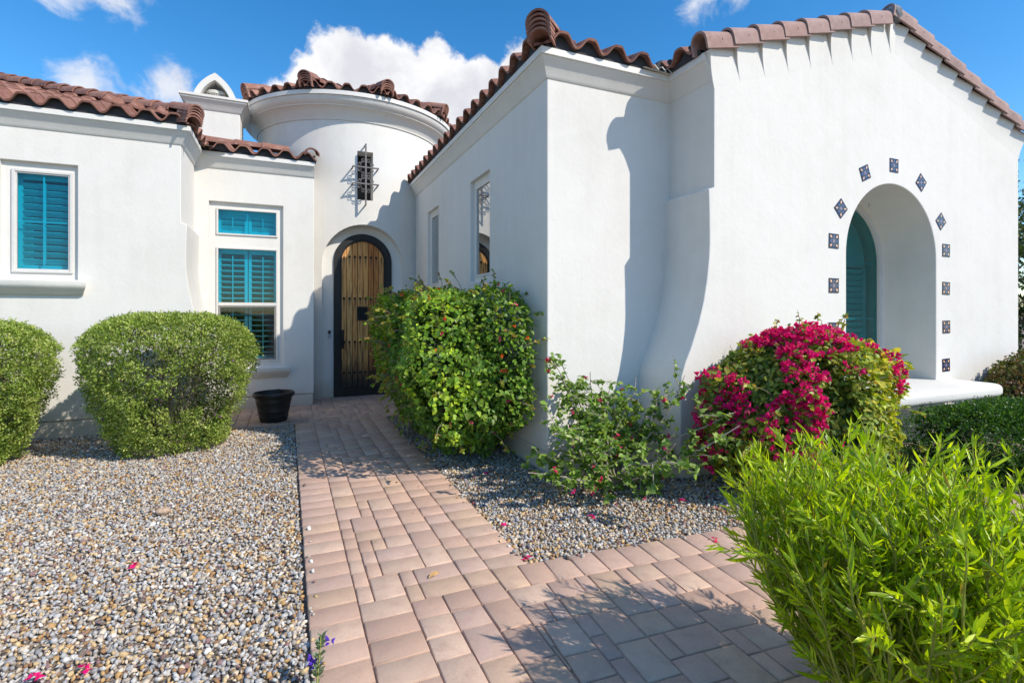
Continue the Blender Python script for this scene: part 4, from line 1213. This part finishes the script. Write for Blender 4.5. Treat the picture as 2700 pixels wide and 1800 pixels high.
# ------------------------------------------------------------------ clipped sage shrubs
def sage(loc, Rx, Ry, zr, zt, label, seed, nclu=9800, purple=14):
    global RNG
    RNG = np.random.default_rng(seed); rnd = random.Random(seed)
    root = empty('clipped_shrub', (loc[0], loc[1], 0), label, 'shrub', 'clipped round shrubs before the house')
    def radius(z, th):                                # outline below the rim
        k = np.clip(z/zr, 0, 1)
        prof_ = 0.64+0.36*np.clip(k*1.25, 0, 1)**0.9
        prof_ = prof_*(1-np.exp(-np.maximum(z, 0)/.10)*.12)
        lump = 1+.06*np.sin(th*3+seed)+.04*np.sin(th*5+2*seed)+.05*np.sin(th*8+z*9)+.04*np.sin(th*13-z*14)
        return prof_*lump
    th = RNG.uniform(0, 2*math.pi, nclu)
    n_top = int(nclu*.36)
    # side clusters
    zs = RNG.uniform(.03, zr+.02, nclu); rs = radius(zs, th)
    dep = RNG.exponential(.07, nclu)
    f_ = (rs-dep/Rx)
    px_ = np.stack([np.cos(th)*f_*Rx, np.sin(th)*f_*Ry, zs], 1)
    nr = np.stack([np.cos(th), np.sin(th), np.full(nclu, -.05)], 1)
    # top clusters
    r_t = np.sqrt(RNG.uniform(0, 1, n_top))*1.0; tt = th[:n_top]
    lump = 1+.05*np.sin(tt*3+seed)+.035*np.sin(tt*5+2*seed)
    zt_ = zr+(zt-zr)*(1-r_t**4.6)+RNG.normal(0, .012, n_top)-RNG.exponential(.012, n_top)
    px_[:n_top] = np.stack([np.cos(tt)*r_t*Rx*lump, np.sin(tt)*r_t*Ry*lump, zt_], 1)
    nr[:n_top] = np.stack([np.cos(tt)*r_t*.5, np.sin(tt)*r_t*.5, np.ones(n_top)], 1)
    # gaps in the sides
    nz = snoise(px_*np.array([1, 1, 1.3])+seed*3.1, 1.25)
    keep_ = np.ones(nclu, bool); keep_[n_top:] = nz[n_top:] > np.where(px_[n_top:, 2] < .65, -.20, -.36)
    px_ = px_[keep_]; nr = nr[keep_]; m_ = len(px_)
    K_ = 9
    pos = np.repeat(px_, K_, 0)+RNG.normal(0, .017, (m_*K_, 3))
    ax_ = np.repeat(nr, K_, 0)*.8+rand_dirs(m_*K_)*.9
    up_ = rand_dirs(m_*K_)
    sc_ = RNG.uniform(.018, .032, m_*K_)
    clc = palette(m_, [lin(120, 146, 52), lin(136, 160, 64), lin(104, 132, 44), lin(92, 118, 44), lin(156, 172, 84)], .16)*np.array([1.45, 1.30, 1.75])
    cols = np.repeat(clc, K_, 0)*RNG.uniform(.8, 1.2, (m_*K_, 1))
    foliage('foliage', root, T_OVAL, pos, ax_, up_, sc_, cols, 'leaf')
    # inner leaves
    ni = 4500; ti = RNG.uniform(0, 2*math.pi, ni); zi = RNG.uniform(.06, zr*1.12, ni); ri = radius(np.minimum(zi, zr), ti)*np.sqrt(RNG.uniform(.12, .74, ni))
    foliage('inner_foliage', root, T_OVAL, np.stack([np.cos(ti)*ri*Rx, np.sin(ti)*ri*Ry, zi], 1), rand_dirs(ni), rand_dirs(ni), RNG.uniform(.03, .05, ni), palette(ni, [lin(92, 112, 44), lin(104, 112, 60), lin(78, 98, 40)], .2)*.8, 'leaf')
    mb = MB()
    for k in range(15):
        a = rnd.uniform(0, 6.28); sp_ = rnd.uniform(.25, .85)
        b0 = Vector((rnd.gauss(0, .05), rnd.gauss(0, .05), -.03))
        top = Vector((math.cos(a)*Rx*sp_, math.sin(a)*Ry*sp_, zr*rnd.uniform(.75, 1.05)))
        mid_ = b0.lerp(top, .45)+Vector((rnd.gauss(0, .06), rnd.gauss(0, .06), .04))
        mb.tube([b0, b0.lerp(mid_, .5)+Vector((rnd.gauss(0, .02), rnd.gauss(0, .02), 0)), mid_, mid_.lerp(top, .5)+Vector((rnd.gauss(0, .03), rnd.gauss(0, .03), 0)), top], [.022, .018, .013, .009, .004], 6)
        for q in range(9):
            t_ = rnd.uniform(.3, 1); p = b0.lerp(mid_, t_*2) if t_ < .5 else mid_.lerp(top, t_*2-1)
            dd = Vector((math.cos(a)+rnd.gauss(0, .8), math.sin(a)+rnd.gauss(0, .8), rnd.gauss(.2, .6)))
            bp = branch_pts(p, dd, rnd.uniform(.10, .26), 4, 0, .25, rnd)
            mb.tube(bp, [.006, .005, .004, .003, .002], 4, False)
    mb.build('stem', 'bark', root)
    fm = FLS
    for k in range(purple):
        a = rnd.uniform(-2.6, -.4); 
        if k % 2: z = zr+(zt-zr)*(1-.8**2); r_ = rnd.uniform(.2, .9); p = (math.cos(a)*Rx*r_, math.sin(a)*Ry*r_, zr+(zt-zr)*(1-r_**2.3)+.012)
        else: z = rnd.uniform(.25, zr); q = float(radius(np.array(z), np.array(a)))+.01; p = (math.cos(a)*Rx*q, math.sin(a)*Ry*q, z)
        o = link('flower', fm, None, root); o.location = p; o.rotation_euler = [rnd.uniform(0, 6.28) for _ in range(3)]
    return root
FLS = flower_mesh(77, lin(150, 60, 170), .42); FLS.materials.append(MATS['bract'])
sage((-1.14, 6.56), .77, .77, 1.13, 1.41, 'round clipped green shrub beside the black pot under the twin window', 21)
sage((-2.93, 6.55), .78, .74, 1.09, 1.35, 'clipped green shrub below the single blue window of the left wing', 34)

# ------------------------------------------------------------------ bougainvillea hedge along the side wall
BGR = [lin(78, 116, 40), lin(96, 134, 46), lin(66, 102, 40), lin(118, 150, 54), lin(86, 112, 48)]
def superell(n, a, b_, c_, e_=2.6):
    d = rand_dirs(n); s_ = (np.abs(d[:, 0]/a)**e_+np.abs(d[:, 1]/b_)**e_+np.abs(d[:, 2]/c_)**e_)**(-1/e_)
    return d*s_[:, None], d
def bougain(name, loc, a, b_, c_, zc_, label, seed, n, size, pal_, light_frac=.18, e_=2.6, gap=-.35, shoots=26, cut_z=.05, lumpy=.95, sprays=70, warp=None):
    global RNG
    RNG = np.random.default_rng(seed); rnd = random.Random(seed)
    root = empty(name, (loc[0], loc[1], 0), label, 'bougainvillea')
    P, d = superell(n, a, b_, c_, e_)
    lump = 1+lumpy*(.26*snoise(P*1.0+seed, .6)+.16*snoise(P+seed*2, 1.4))
    dep = 1-RNG.exponential(.055, n)
    P = P*lump[:, None]*np.clip(dep, .6, 1)[:, None]+np.array([0, 0, zc_])
    if warp: P = warp(P)
    nz = snoise(P+seed*5, 1.1)
    k = (nz > gap) & (P[:, 2] > cut_z)
    P = P[k]; d = d[k]; m_ = len(P)
    # leaf sprays: hang and face outwards
    ax_ = d*.55+np.array([0, 0, -.45])+rand_dirs(m_)*.75
    up_ = d*.8+np.array([0, 0, .7])+rand_dirs(m_)*.55
    sc_ = RNG.lognormal(0, .22, m_)*size
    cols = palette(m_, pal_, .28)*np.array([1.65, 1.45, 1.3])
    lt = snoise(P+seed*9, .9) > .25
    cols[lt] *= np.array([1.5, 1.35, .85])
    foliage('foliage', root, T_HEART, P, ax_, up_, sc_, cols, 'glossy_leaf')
    ni = n//2; Pi, di = superell(ni, a, b_, c_, e_); Pi = Pi*(RNG.uniform(.18, .80, ni)**.5)[:, None]+np.array([0, 0, zc_]); Pi = warp(Pi) if warp else Pi; Pi = Pi[Pi[:, 2] > .05]; ni = len(Pi)
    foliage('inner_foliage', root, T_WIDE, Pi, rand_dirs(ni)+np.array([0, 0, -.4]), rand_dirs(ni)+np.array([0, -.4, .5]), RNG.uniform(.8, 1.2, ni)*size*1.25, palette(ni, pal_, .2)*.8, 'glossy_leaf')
    # stems from the ground and shoots that break the outline
    mb = MB(); sp_p = []; sp_d = []
    for q in range(16):
        g0 = Vector((rnd.uniform(-.45, .45)*a, rnd.uniform(-.45, .45)*b_, -.03))
        e1 = Vector((rnd.uniform(-.8, .8)*a, rnd.uniform(-.8, .8)*b_, zc_+rnd.uniform(-.3, .6)*c_))
        mb.tube([g0, g0.lerp(e1, .35)+Vector((rnd.gauss(0, .05), rnd.gauss(0, .05), .05)), g0.lerp(e1, .7)+Vector((rnd.gauss(0, .05), rnd.gauss(0, .05), .03)), e1], [.018, .014, .010, .004], 6)
    for q in range(70):
        i = rnd.randrange(m_); p = Vector(P[i]*.88); dd = Vector(d[i])+Vector((rnd.gauss(0, .7), rnd.gauss(0, .7), rnd.gauss(0.2, .5)))
        mb.tube(branch_pts(p, dd, rnd.uniform(.10, .22), 3, 0, .2, rnd), [.004, .0035, .003, .002], 4, False)
    tops = [i for i in range(m_) if P[i, 2] > zc_+c_*.55]
    for q in range(shoots):
        i = rnd.choice(tops); p = Vector(P[i]*np.array([.93, .93, .97])); L = rnd.uniform(.10, .26)
        bp = branch_pts(p, Vector((d[i][0]*.7, d[i][1]*.7, 1)), L, 5, 0, .14, rnd)
        mb.tube(bp, [.0045, .004, .0035, .003, .0025, .0015], 4, False)
        for s_ in range(9):
            t_ = rnd.uniform(.25, 1)*4.99; j = int(t_); pt = bp[j].lerp(bp[j+1], t_-j)
            sp_p.append(pt); sp_d.append((rnd.gauss(0, 1), rnd.gauss(0, 1), rnd.gauss(.1, .5)))
    for q in range(sprays):                           # arching sprays all over
        i = rnd.randrange(m_); p = Vector(P[i]*np.array([.96, .96, 1.0])); L = rnd.uniform(.12, .34)
        bp = branch_pts(p, Vector(d[i])+Vector((rnd.gauss(0, .4), rnd.gauss(0, .4), .45)), L, 5, .16, .12, rnd)
        mb.tube(bp, [.004, .0036, .0032, .003, .0025, .0015], 4, False)
        for s_ in range(11):
            t_ = rnd.uniform(.5, 1)**.7*4.99; j = int(t_); pt = bp[j].lerp(bp[j+1], t_-j)
            sp_p.append(pt); sp_d.append((rnd.gauss(d[i][0]*.6, .8), rnd.gauss(d[i][1]*.6, .8), rnd.gauss(-.35, .4)))
    tag(mb.build('stem', 'bark', root), kind='stuff')
    if sp_p:
        pp = np.array([tuple(v_) for v_ in sp_p]); dd = np.array(sp_d); mm = len(pp)
        cols = palette(mm, [lin(140, 160, 56), lin(112, 140, 48), lin(154, 150, 62), lin(150, 124, 60)], .2)*1.25
        foliage('shoot_leaves', root, T_HEART, pp, dd, rand_dirs(mm)+np.array([0, 0, 1.0]), RNG.uniform(.6, 1.0, mm)*size, cols, 'glossy_leaf')
    return root, P, d, rnd
def hedge_warp(P):
    """leans out over the path, tucks in at the foot"""
    z = np.clip(P[:, 2], 0, None); s1 = np.clip(z/.95, 0, 1); s1 = s1*s1*(3-2*s1); s2 = np.clip(z/.8, 0, 1); s2 = s2*s2*(3-2*s2)
    L_ = 1.36-.43*s1-1.55; R_ = 2.12-1.55; Fy = 4.55-.64*s2-5.6; By = 7.05-5.6
    nx_ = P[:, 0]/.56; ny_ = P[:, 1]/1.34
    return np.stack([(L_+R_)/2+nx_*(R_-L_)/2, (Fy+By)/2+ny_*(By-Fy)/2, P[:, 2]], 1)
root, P, d, rnd = bougain('bougainvillea', (1.55, 5.6), .56, 1.34, .83, .82, 'large dense green bougainvillea hedge with few coral flowers against the side wall', 5, 36000, .041, BGR, e_=5.0, gap=-.32, shoots=64, sprays=260, lumpy=.85, warp=hedge_warp)
vis = [i for i in range(len(P)) if (d[i][0] < .3 or d[i][2] > .5) and d[i][1] < .35]
for k in range(95): 
    i = rnd.choice(vis); flower(root, tuple(P[i]*np.array([1.01, 1.01, 1.0])+d[i]*.02), ['coral', 'coral', 'orange', 'pink', 'rose'], rnd.uniform(.5, .9))
# magenta bush
root, P, d, rnd = bougain('bougainvillea', (3.90, 2.95), .82, .52, .59, .62, 'rounded bougainvillea covered in magenta blossom beside the arched window', 8, 15000, .044, [lin(96, 122, 50), lin(118, 140, 60), lin(80, 108, 46), lin(140, 150, 76)], e_=3.0, gap=-.50, shoots=34)
wq = snoise(P*np.array([1, 1, 1])+2.2, 1.2)*1.6+(P[:, 2]-.70)*.75-np.abs(P[:, 0]+.15)*.25+RNG.normal(0, .13, len(P))
cand = [i for i in range(len(P)) if wq[i] > .12 and (d[i][0]*-.75+d[i][1]*-.65+d[i][2]*.4 > .05)]
rnd.shuffle(cand)
for i in cand[:300]: flower(root, tuple(P[i]*np.array([1.02, 1.02, 1.01])+d[i]*.025), ['mag', 'mag', 'mag2', 'mag2', 'mag', 'mag2', 'pink', 'rose'], rnd.uniform(.7, 1.2))
# beyond 300: a joined remainder of the same blossom
Vs = []; Fs = []; Cs = []; k0 = 0
for i in cand[300:900]:
    src = FL['mag'][0]; n_ = len(src.vertices); co = np.empty(n_*3); src.vertices.foreach_get('co', co); co = co.reshape(-1, 3)
    q = rotmats(RNG.normal(size=(1, 4)))[0]; Vs.append(co@q.T*rnd.uniform(.7, 1.1)+P[i]*np.array([1.02, 1.02, 1.01])+d[i]*.02)
    for a in range(9): Fs.append(T_HEART[1]+k0+a*9)
    Cs.append(np.repeat((np.array(MAG)*rnd.uniform(.7, 1.1))[None], n_, 0)); k0 += n_
if Vs: tag(link('blossom', np_mesh('blossom', np.concatenate(Vs), np.concatenate(Fs), np.concatenate(Cs)), 'bract', root), kind='stuff')
# sparse young bougainvillea in the corner
rnd = random.Random(17); RNG = np.random.default_rng(17)
root = empty('bougainvillea', (2.478, 3.57, 0), 'sparse open bougainvillea with bare grey stems between the two white corners', 'bougainvillea')
mb = MB(); LP = []; LD = []; FLP = []
for k in range(24):
    a = rnd.uniform(0, 6.28); spread = rnd.uniform(.35, 1.25)
    dx_, dy_ = math.cos(a)*1.25, math.sin(a)*.55-.12
    bp = branch_pts((rnd.gauss(0, .03), rnd.gauss(0, .02), -.03), (dx_*spread, dy_*spread, rnd.uniform(.55, 1.35)), rnd.uniform(.80, 1.30), 9, .016, .12, rnd)
    bp = [Vector((p.x, min(p.y, .40), max(p.z, .02))) for p in bp]
    mb.tube(bp, [.0095*(1-.085*q)+.001 for q in range(len(bp))], 6)
    for q in range(15):
        t_ = rnd.uniform(2.2, 8.99); j = int(t_); p = bp[j].lerp(bp[j+1], t_-j)
        tw_ = branch_pts(p, (rnd.gauss(0, 1), rnd.gauss(-.1, .6), rnd.gauss(.15, .6)), rnd.uniform(.10, .30), 4, .05, .2, rnd)
        tw_ = [Vector((s_.x, min(s_.y, .43), max(s_.z, .02))) for s_ in tw_]
        mb.tube(tw_, [.004, .0035, .003, .0025, .0015], 4, False)
        for s_ in range(rnd.randint(12, 20)):
            u_ = rnd.uniform(.3, 3.99); jj = int(u_); pp = tw_[jj].lerp(tw_[jj+1], u_-jj)
            LP.append(tuple(pp)); LD.append((rnd.gauss(0, 1), rnd.gauss(-.2, 1), rnd.gauss(-.1, .6)))
        if rnd.random() < .20: FLP.append(tw_[-1])
mb.build('stem', 'pale_bark', root)
MB().box(-.13, -.09, .06, .10, -.03, .70).build('stake', 'bark', root, bevel=.004)
LP = np.array(LP); LD = np.array(LD); SC = RNG.lognormal(0, .2, len(LP))*.042
cols = palette(len(LP), [lin(98, 130, 50), lin(120, 150, 60), lin(82, 112, 44), lin(140, 160, 80)], .2)*1.25
ups = rand_dirs(len(LP))*.6+np.array([0, -.3, 1.0])
foliage('foliage', root, T_HEART, LP[300:], LD[300:], ups[300:], SC[300:], cols[300:], 'glossy_leaf')
def leaf_objects(root, T, P, Dd, Up, S_, Cc, mat):
    """the leaves that show largest, each a part of its own"""
    B = basis(Dd, Up); shared = []
    for c_ in Cc[:12]:
        me = np_mesh('leaf', T[0], T[1], np.repeat(c_[None], len(T[0]), 0)); me.materials.append(MATS[mat]); shared.append(me)
    for i in range(len(P)):
        o = link('leaf', shared[i % len(shared)], None, root)
        Mx = Matrix(B[i].tolist()).to_4x4() @ Matrix.Scale(float(S_[i]), 4); Mx.translation = Vector(P[i])
        o.matrix_local = Mx
leaf_objects(root, T_HEART, LP[:300], LD[:300], ups[:300], SC[:300], cols[:300], 'glossy_leaf')
for p in FLP[:48]: flower(root, tuple(p), ['mag', 'mag2', 'pink'], rnd.uniform(.55, .95))

# ------------------------------------------------------------------ dark shrub below the bench, pinkish shrub, tree
def leafy(name, loc, a, b_, c_, zc_, label, cat, seed, n, size, pal_, T=T_OVAL, gap=-.6, stem='bark', dark=.66, mat='glossy_leaf'):
    global RNG
    RNG = np.random.default_rng(seed); rnd = random.Random(seed)
    root = empty(name, (loc[0], loc[1], 0), label, cat)
    K_ = 7; m_ = n//K_
    P, d = superell(m_, a, b_, c_, 2.3)
    lump = 1+.13*snoise(P+seed, .8)+.09*snoise(P+seed*2, 1.7)
    P = P*lump[:, None]*np.clip(1-RNG.exponential(.06, m_), .5, 1)[:, None]+np.array([0, 0, zc_])
    k = (snoise(P+seed*4, 1.4) > gap) & (P[:, 2] > .02); P = P[k]; d = d[k]; m_ = len(P)
    pos = np.repeat(P, K_, 0)+RNG.normal(0, size*.7, (m_*K_, 3))
    ax_ = np.repeat(d, K_, 0)*.7+rand_dirs(m_*K_)*.8+np.array([0, 0, .25])
    cols = np.repeat(palette(m_, pal_, .25), K_, 0)*RNG.uniform(.8, 1.2, (m_*K_, 1))*dark
    ni = n//5; Pi, di = superell(ni, a, b_, c_, 2.3); Pi = Pi*(RNG.uniform(.2, .8, ni)**.5)[:, None]+np.array([0, 0, zc_])
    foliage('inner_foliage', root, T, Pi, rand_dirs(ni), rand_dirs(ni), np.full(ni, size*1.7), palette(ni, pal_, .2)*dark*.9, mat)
    foliage('foliage', root, T, pos, ax_, rand_dirs(m_*K_)+np.array([0, 0, .8]), RNG.uniform(.7, 1.2, m_*K_)*size, cols, mat)
    mb = MB()
    for q in range(14):
        e1 = Vector((rnd.uniform(-.75, .75)*a, rnd.uniform(-.75, .75)*b_, zc_+rnd.uniform(-.2, .7)*c_))
        g0 = Vector((rnd.gauss(0, .07), rnd.gauss(0, .07), -.03))
        mb.tube([g0, g0.lerp(e1, .5)+Vector((rnd.gauss(0, .05), rnd.gauss(0, .05), .04)), e1], [.016, .011, .004], 6)
    mb.build('stem', stem, root)
    return root
leafy('low_shrub', (5.75, 2.42), 1.12, .48, .33, .31, 'low dark green shrub in front of the window bench', 'shrub', 41, 34000, .026, [lin(52, 92, 34), lin(66, 108, 38), lin(42, 78, 32), lin(88, 122, 44)], gap=-.9, dark=1.0)
leafy('pink_tinged_shrub', (8.35, 3.02), .95, .42, .52, .46, 'loose olive green shrub with reddish tips at the far end of the wall', 'shrub', 43, 15000, .032, [lin(112, 122, 60), lin(134, 112, 72), lin(92, 112, 52), lin(150, 122, 92)], T_HEART, gap=-.3)
leafy('green_shrub', (7.6, 1.75), .8, .45, .34, .30, 'small bright green shrub on the gravel past the low dark shrub', 'shrub', 44, 9000, .030, [lin(104, 134, 50), lin(126, 150, 60), lin(92, 118, 44)], T_HEART, gap=-.5)
# tree past the right wing
def tree(loc, h, r_, seed, label):
    global RNG
    RNG = np.random.default_rng(seed); rnd = random.Random(seed)
    root = empty('tree', (loc[0], loc[1], 0), label, 'tree', 'trees past the right end of the house')
    mb = MB(); tips = []
    tr_ = branch_pts((0, 0, -.1), (0, 0, 1), h*.8, 7, 0, .08, rnd)
    mb.tube(tr_, [.13*(1-.11*k) for k in range(8)], 8)
    for k in range(22):
        j = rnd.randint(1, 6); bp = branch_pts(tr_[j], (rnd.gauss(0, 1), rnd.gauss(0, 1), rnd.uniform(.1, .9)), r_*rnd.uniform(.5, 1.0), 5, .02, .15, rnd)
        mb.tube(bp, [.045, .035, .026, .018, .012, .006], 5); tips += bp[2:]
    mb.build('trunk', 'bark', root)
    tp = np.array([tuple(p) for p in tips]); m_ = 1500
    cl_ = tp[RNG.integers(0, len(tp), m_)]+RNG.normal(0, .26, (m_, 3)); K_ = 14
    pos = np.repeat(cl_, K_, 0)+RNG.normal(0, .07, (m_*K_, 3)); pos[:, 2] = np.maximum(pos[:, 2], .15)
    cols = np.repeat(palette(m_, [lin(72, 96, 48), lin(88, 112, 56), lin(60, 82, 44)], .25), K_, 0)*.7
    foliage('crown', root, T_OVAL, pos, rand_dirs(m_*K_), rand_dirs(m_*K_), RNG.uniform(.05, .10, m_*K_), cols, 'leaf')
tree((11.7, 5.0), 4.6, 1.7, 61, 'fine leaved green tree standing just past the house corner')
tree((13.5, 3.2), 3.4, 1.6, 62, 'smaller green tree on the gravel beyond the house corner')

# ------------------------------------------------------------------ lime green hopbush in the foreground
RNG = np.random.default_rng(71); rnd = random.Random(71)
hb = empty('hopbush', (1.95, 1.02, 0), 'bright lime green bush with long narrow leaves at the paver edge', 'bush')
mbt = MB(); LP = []; LD = []; LU = []
for k in range(250):
    a = rnd.uniform(0, 6.28); r_ = math.sqrt(rnd.random())
    g0 = Vector((math.cos(a)*.13*r_, math.sin(a)*.13*r_, -.03))
    tgt = Vector((math.cos(a)*.56*r_, math.sin(a)*.54*r_, .855-.17*r_*r_+rnd.gauss(0, .04)))
    mid_ = g0.lerp(tgt, .5)+Vector((math.cos(a)*.10*r_, math.sin(a)*.10*r_, -.02))
    bp = []
    for q in range(9):
        t_ = q/8; p = g0*(1-t_)**2+mid_*2*t_*(1-t_)+tgt*t_*t_
        bp.append(p+Vector((rnd.gauss(0, .010), rnd.gauss(0, .010), 0)))
    mbt.tube(bp, [.0065*(1-.09*q)+.0008 for q in range(9)], 5)
    def leaves_along(bp, n, t0):
        for s_ in range(n):
            t_ = (t0+(1-t0)*rnd.random()**.75)*(len(bp)-1.001); j = int(t_); p = bp[j].lerp(bp[j+1], t_-j)
            ax_ = (bp[j+1]-bp[j]).normalized(); th = rnd.uniform(0, 6.28); o1 = ax_.orthogonal().normalized(); o2 = ax_.cross(o1)
            dd = ax_*rnd.uniform(.5, 1.1)+(o1*math.cos(th)+o2*math.sin(th))*.75
            LP.append(tuple(p)); LD.append(tuple(dd)); LU.append(tuple(ax_*-.6+(o1*math.cos(th)+o2*math.sin(th))+Vector((0, 0, .4))))
    leaves_along(bp, 40, .22)
    for q in range(4):
        t_ = rnd.uniform(3.0, 7.6); j = int(t_); p = bp[j].lerp(bp[j+1], t_-j)
        tw_ = branch_pts(p, (bp[j+1]-bp[j]).normalized()*1.0+Vector((rnd.gauss(0, .45), rnd.gauss(0, .45), rnd.gauss(.1, .3))), rnd.uniform(.14, .30), 4, 0, .08, rnd)
        mbt.tube(tw_, [.0035, .003, .0025, .002, .001], 4, False)
        leaves_along(tw_, 18, .1)
mbt.build('stem', 'lime_stem', hb)
LP = np.array(LP); LD = np.array(LD); LU = np.array(LU); n_ = len(LP)
SC = RNG.lognormal(0, .30, n_)*.048
zrel = LP[:, 2]
cols = palette(n_, [lin(150, 174, 22), lin(168, 190, 26), lin(128, 158, 24), lin(190, 206, 40), lin(122, 152, 30), lin(150, 130, 50)], .2, [.24, .26, .2, .16, .12, .02])*1.22
cc = LP+np.array([1.95, 1.02, 0]); dist = np.linalg.norm(cc-np.array([0, 0, CAM_H]), axis=1)
order = np.argsort(dist/(SC/.07))
big_i = order[:300]; rest_i = order[300:]
for q in range(3):
    s_ = rest_i[q::3]; foliage('foliage', hb, T_LANCE[q], LP[s_], LD[s_], LU[s_], SC[s_], cols[s_], 'lime_leaf')
leaf_objects(hb, T_LANCE[1], LP[big_i], LD[big_i], LU[big_i], SC[big_i], cols[big_i], 'lime_leaf')

# ------------------------------------------------------------------ sage sprig at the path edge
RNG = np.random.default_rng(81); rnd = random.Random(81)
sg = empty('flower_sprig', (.115, 2.12, 0), 'grey green sprig with violet flowers leaning over the path edge', 'flower')
bp = [Vector((-.02, -.10, 0)), Vector((-.01, -.05, .07)), Vector((.0, -.01, .13)), Vector((.005, .01, .19))]
MB().tube(bp, [.004, .0035, .003, .002], 5).build('stem', 'lime_stem', sg)
lp = []; ld = []
for k in range(70):
    t_ = rnd.uniform(.6, 2.99); j = int(t_); p = bp[j].lerp(bp[j+1], t_-j); lp.append(tuple(p)); a = rnd.uniform(0, 6.28); ld.append((math.cos(a), math.sin(a), .75))
leaf_objects(sg, T_OVAL, np.array(lp), np.array(ld), rand_dirs(70)*.3+np.array([0, 0, 1.0]), RNG.uniform(.022, .038, 70), palette(70, [lin(150, 172, 140), lin(132, 158, 118), lin(168, 186, 156)], .1)*.7, 'leaf')
vio = flower_mesh(90, lin(104, 70, 200), .62); vio.materials.append(MATS['bract'])
for p in ((-.032, -.01, .12), (.03, .012, .165), (-.02, .0, .095)):
    o = link('flower', vio, None, sg); o.location = p

# ------------------------------------------------------------------ pot
pot = MB().lathe([(.0, .012), (.155, .012), (.165, .02), (.178, .075), (.181, .080), (.178, .085), (.192, .15), (.196, .156), (.194, .162), (.215, .27), (.219, .276), (.217, .282), (.226, .325), (.246, .335), (.256, .350), (.258, .372), (.250, .388), (.236, .392), (.226, .385), (.220, .36), (.20, .26)], 0, 0, 56)
po = pot.build('flower_pot', 'pot_plastic', None, 40)
po.location = (-.165, 7.50, .012)
tag(po, 'large empty black plastic nursery pot on the pavers by the wall', 'pot')
MB().lathe([(.0, .262), (.20, .258)], 0, 0, 40).build('soil', 'soil', po)
MB().tube([(.02, .02, .25), (.015, .02, .36), (.03, .02, .415), (.06, .02, .425), (.085, .02, .40), (.10, .02, .34), (.105, .02, .25)], .004, 6).build('wire_hoop', 'black_iron', po)

# ------------------------------------------------------------------ fallen bits
petal = flower_mesh(300, MAG, .85); petal.materials.append(MATS['bract'])
for k, (x, y, on, lb) in enumerate([(-.80, 3.50, 0, 'fallen magenta petals alone in the middle of the wide gravel bed'), (-.745, 2.56, 0, 'fallen magenta petals on gravel, farther from the path of a close pair'),
        (-.90, 2.58, 0, 'fallen magenta petals on gravel beside another petal, left one of a pair'), (1.335, 3.175, 0, 'fallen magenta petals on gravel close to the path edge'), (1.27, 2.69, 0, 'fallen magenta petals in the gravel corner where two paths meet'),
        (2.445, 2.425, 1, 'fallen magenta petals lying on the pavers of the side path'), (1.95, 3.05, 0, 'fallen pink petals on gravel between the path and the sparse bush'), (1.62, 4.25, 0, 'fallen pink petals on gravel below the green hedge'), (2.75, 3.05, 0, 'fallen pink petals on gravel in front of the sparse bush')]):
    o = link('fallen_petal', petal, None); o.location = (x, y, .030 if not on else TOP+.012); o.scale = (1.0, 1.0, .55); o.rotation_euler = (0, 0, k*1.3)
    tag(o, lb, 'petal')
lf = [(-.10, 0, 0), (-.05, .02, .012), (0, .025, .018), (.05, .018, .012), (.11, .0, .003), (.05, -.02, .003), (0, -.022, .002), (-.05, -.018, .004)]
o = MB().add(lf, [(0, 1, 7), (1, 2, 6, 7), (2, 3, 5, 6), (3, 4, 5)]).build('dry_leaf', 'dry_leaf'); o.location = (.73, 2.72, TOP+.004); o.scale = (.42, .45, .9); o.rotation_euler = (0, 0, .5)
tag(o, 'curled dry brown leaf lying on the path pavers', 'leaf')
bm = bmesh.new(); bmesh.ops.create_icosphere(bm, subdivisions=2, radius=.05)
for v_ in bm.verts: v_.co = v_.co*random.uniform(.82, 1.12)
me = bpy.data.meshes.new('stone'); bm.to_mesh(me); bm.free()
o = link('stone', me, 'stone'); o.location = (-.82, 4.40, .022); o.scale = (1.0, .65, .55); o.rotation_euler = (.1, .2, .4)
tag(o, 'single larger tan stone resting on the gravel', 'stone')

# dry leaf litter and spent bracts under the hedges
RNG = np.random.default_rng(91)
spots_ = [(1.45, 4.4, .35, 90), (1.75, 3.6, .35, 60), (2.6, 3.2, .4, 90), (-1.1, 6.0, .4, 60), (3.3, 3.0, .3, 50), (0.7, 5.2, .5, 18)]
lp_ = np.concatenate([np.stack([RNG.normal(x, r_, n_), RNG.normal(y, r_*.7, n_), np.full(n_, .022)], 1) for x, y, r_, n_ in spots_])
on_ = (lp_[:, 0] > PL) & (lp_[:, 0] < PR); lp_[on_, 2] = TOP+.004
lp_ = lp_[(lp_[:, 0] < 2.1) | (lp_[:, 1] < 3.95)]; nl = len(lp_)
upl = rand_dirs(nl)*.35+np.array([0, 0, 1.0]); axl = rand_dirs(nl)*np.array([1, 1, .15])
o = foliage('leaf_litter', None, T_HEART, lp_, axl, upl, RNG.uniform(.014, .030, nl), palette(nl, [lin(170, 120, 66), lin(150, 100, 50), lin(196, 160, 92), lin(120, 84, 50), lin(206, 110, 130)], .2)*.8, 'leaf')
tag(o, 'scattered small dry leaves fallen under the bushes', 'leaves')
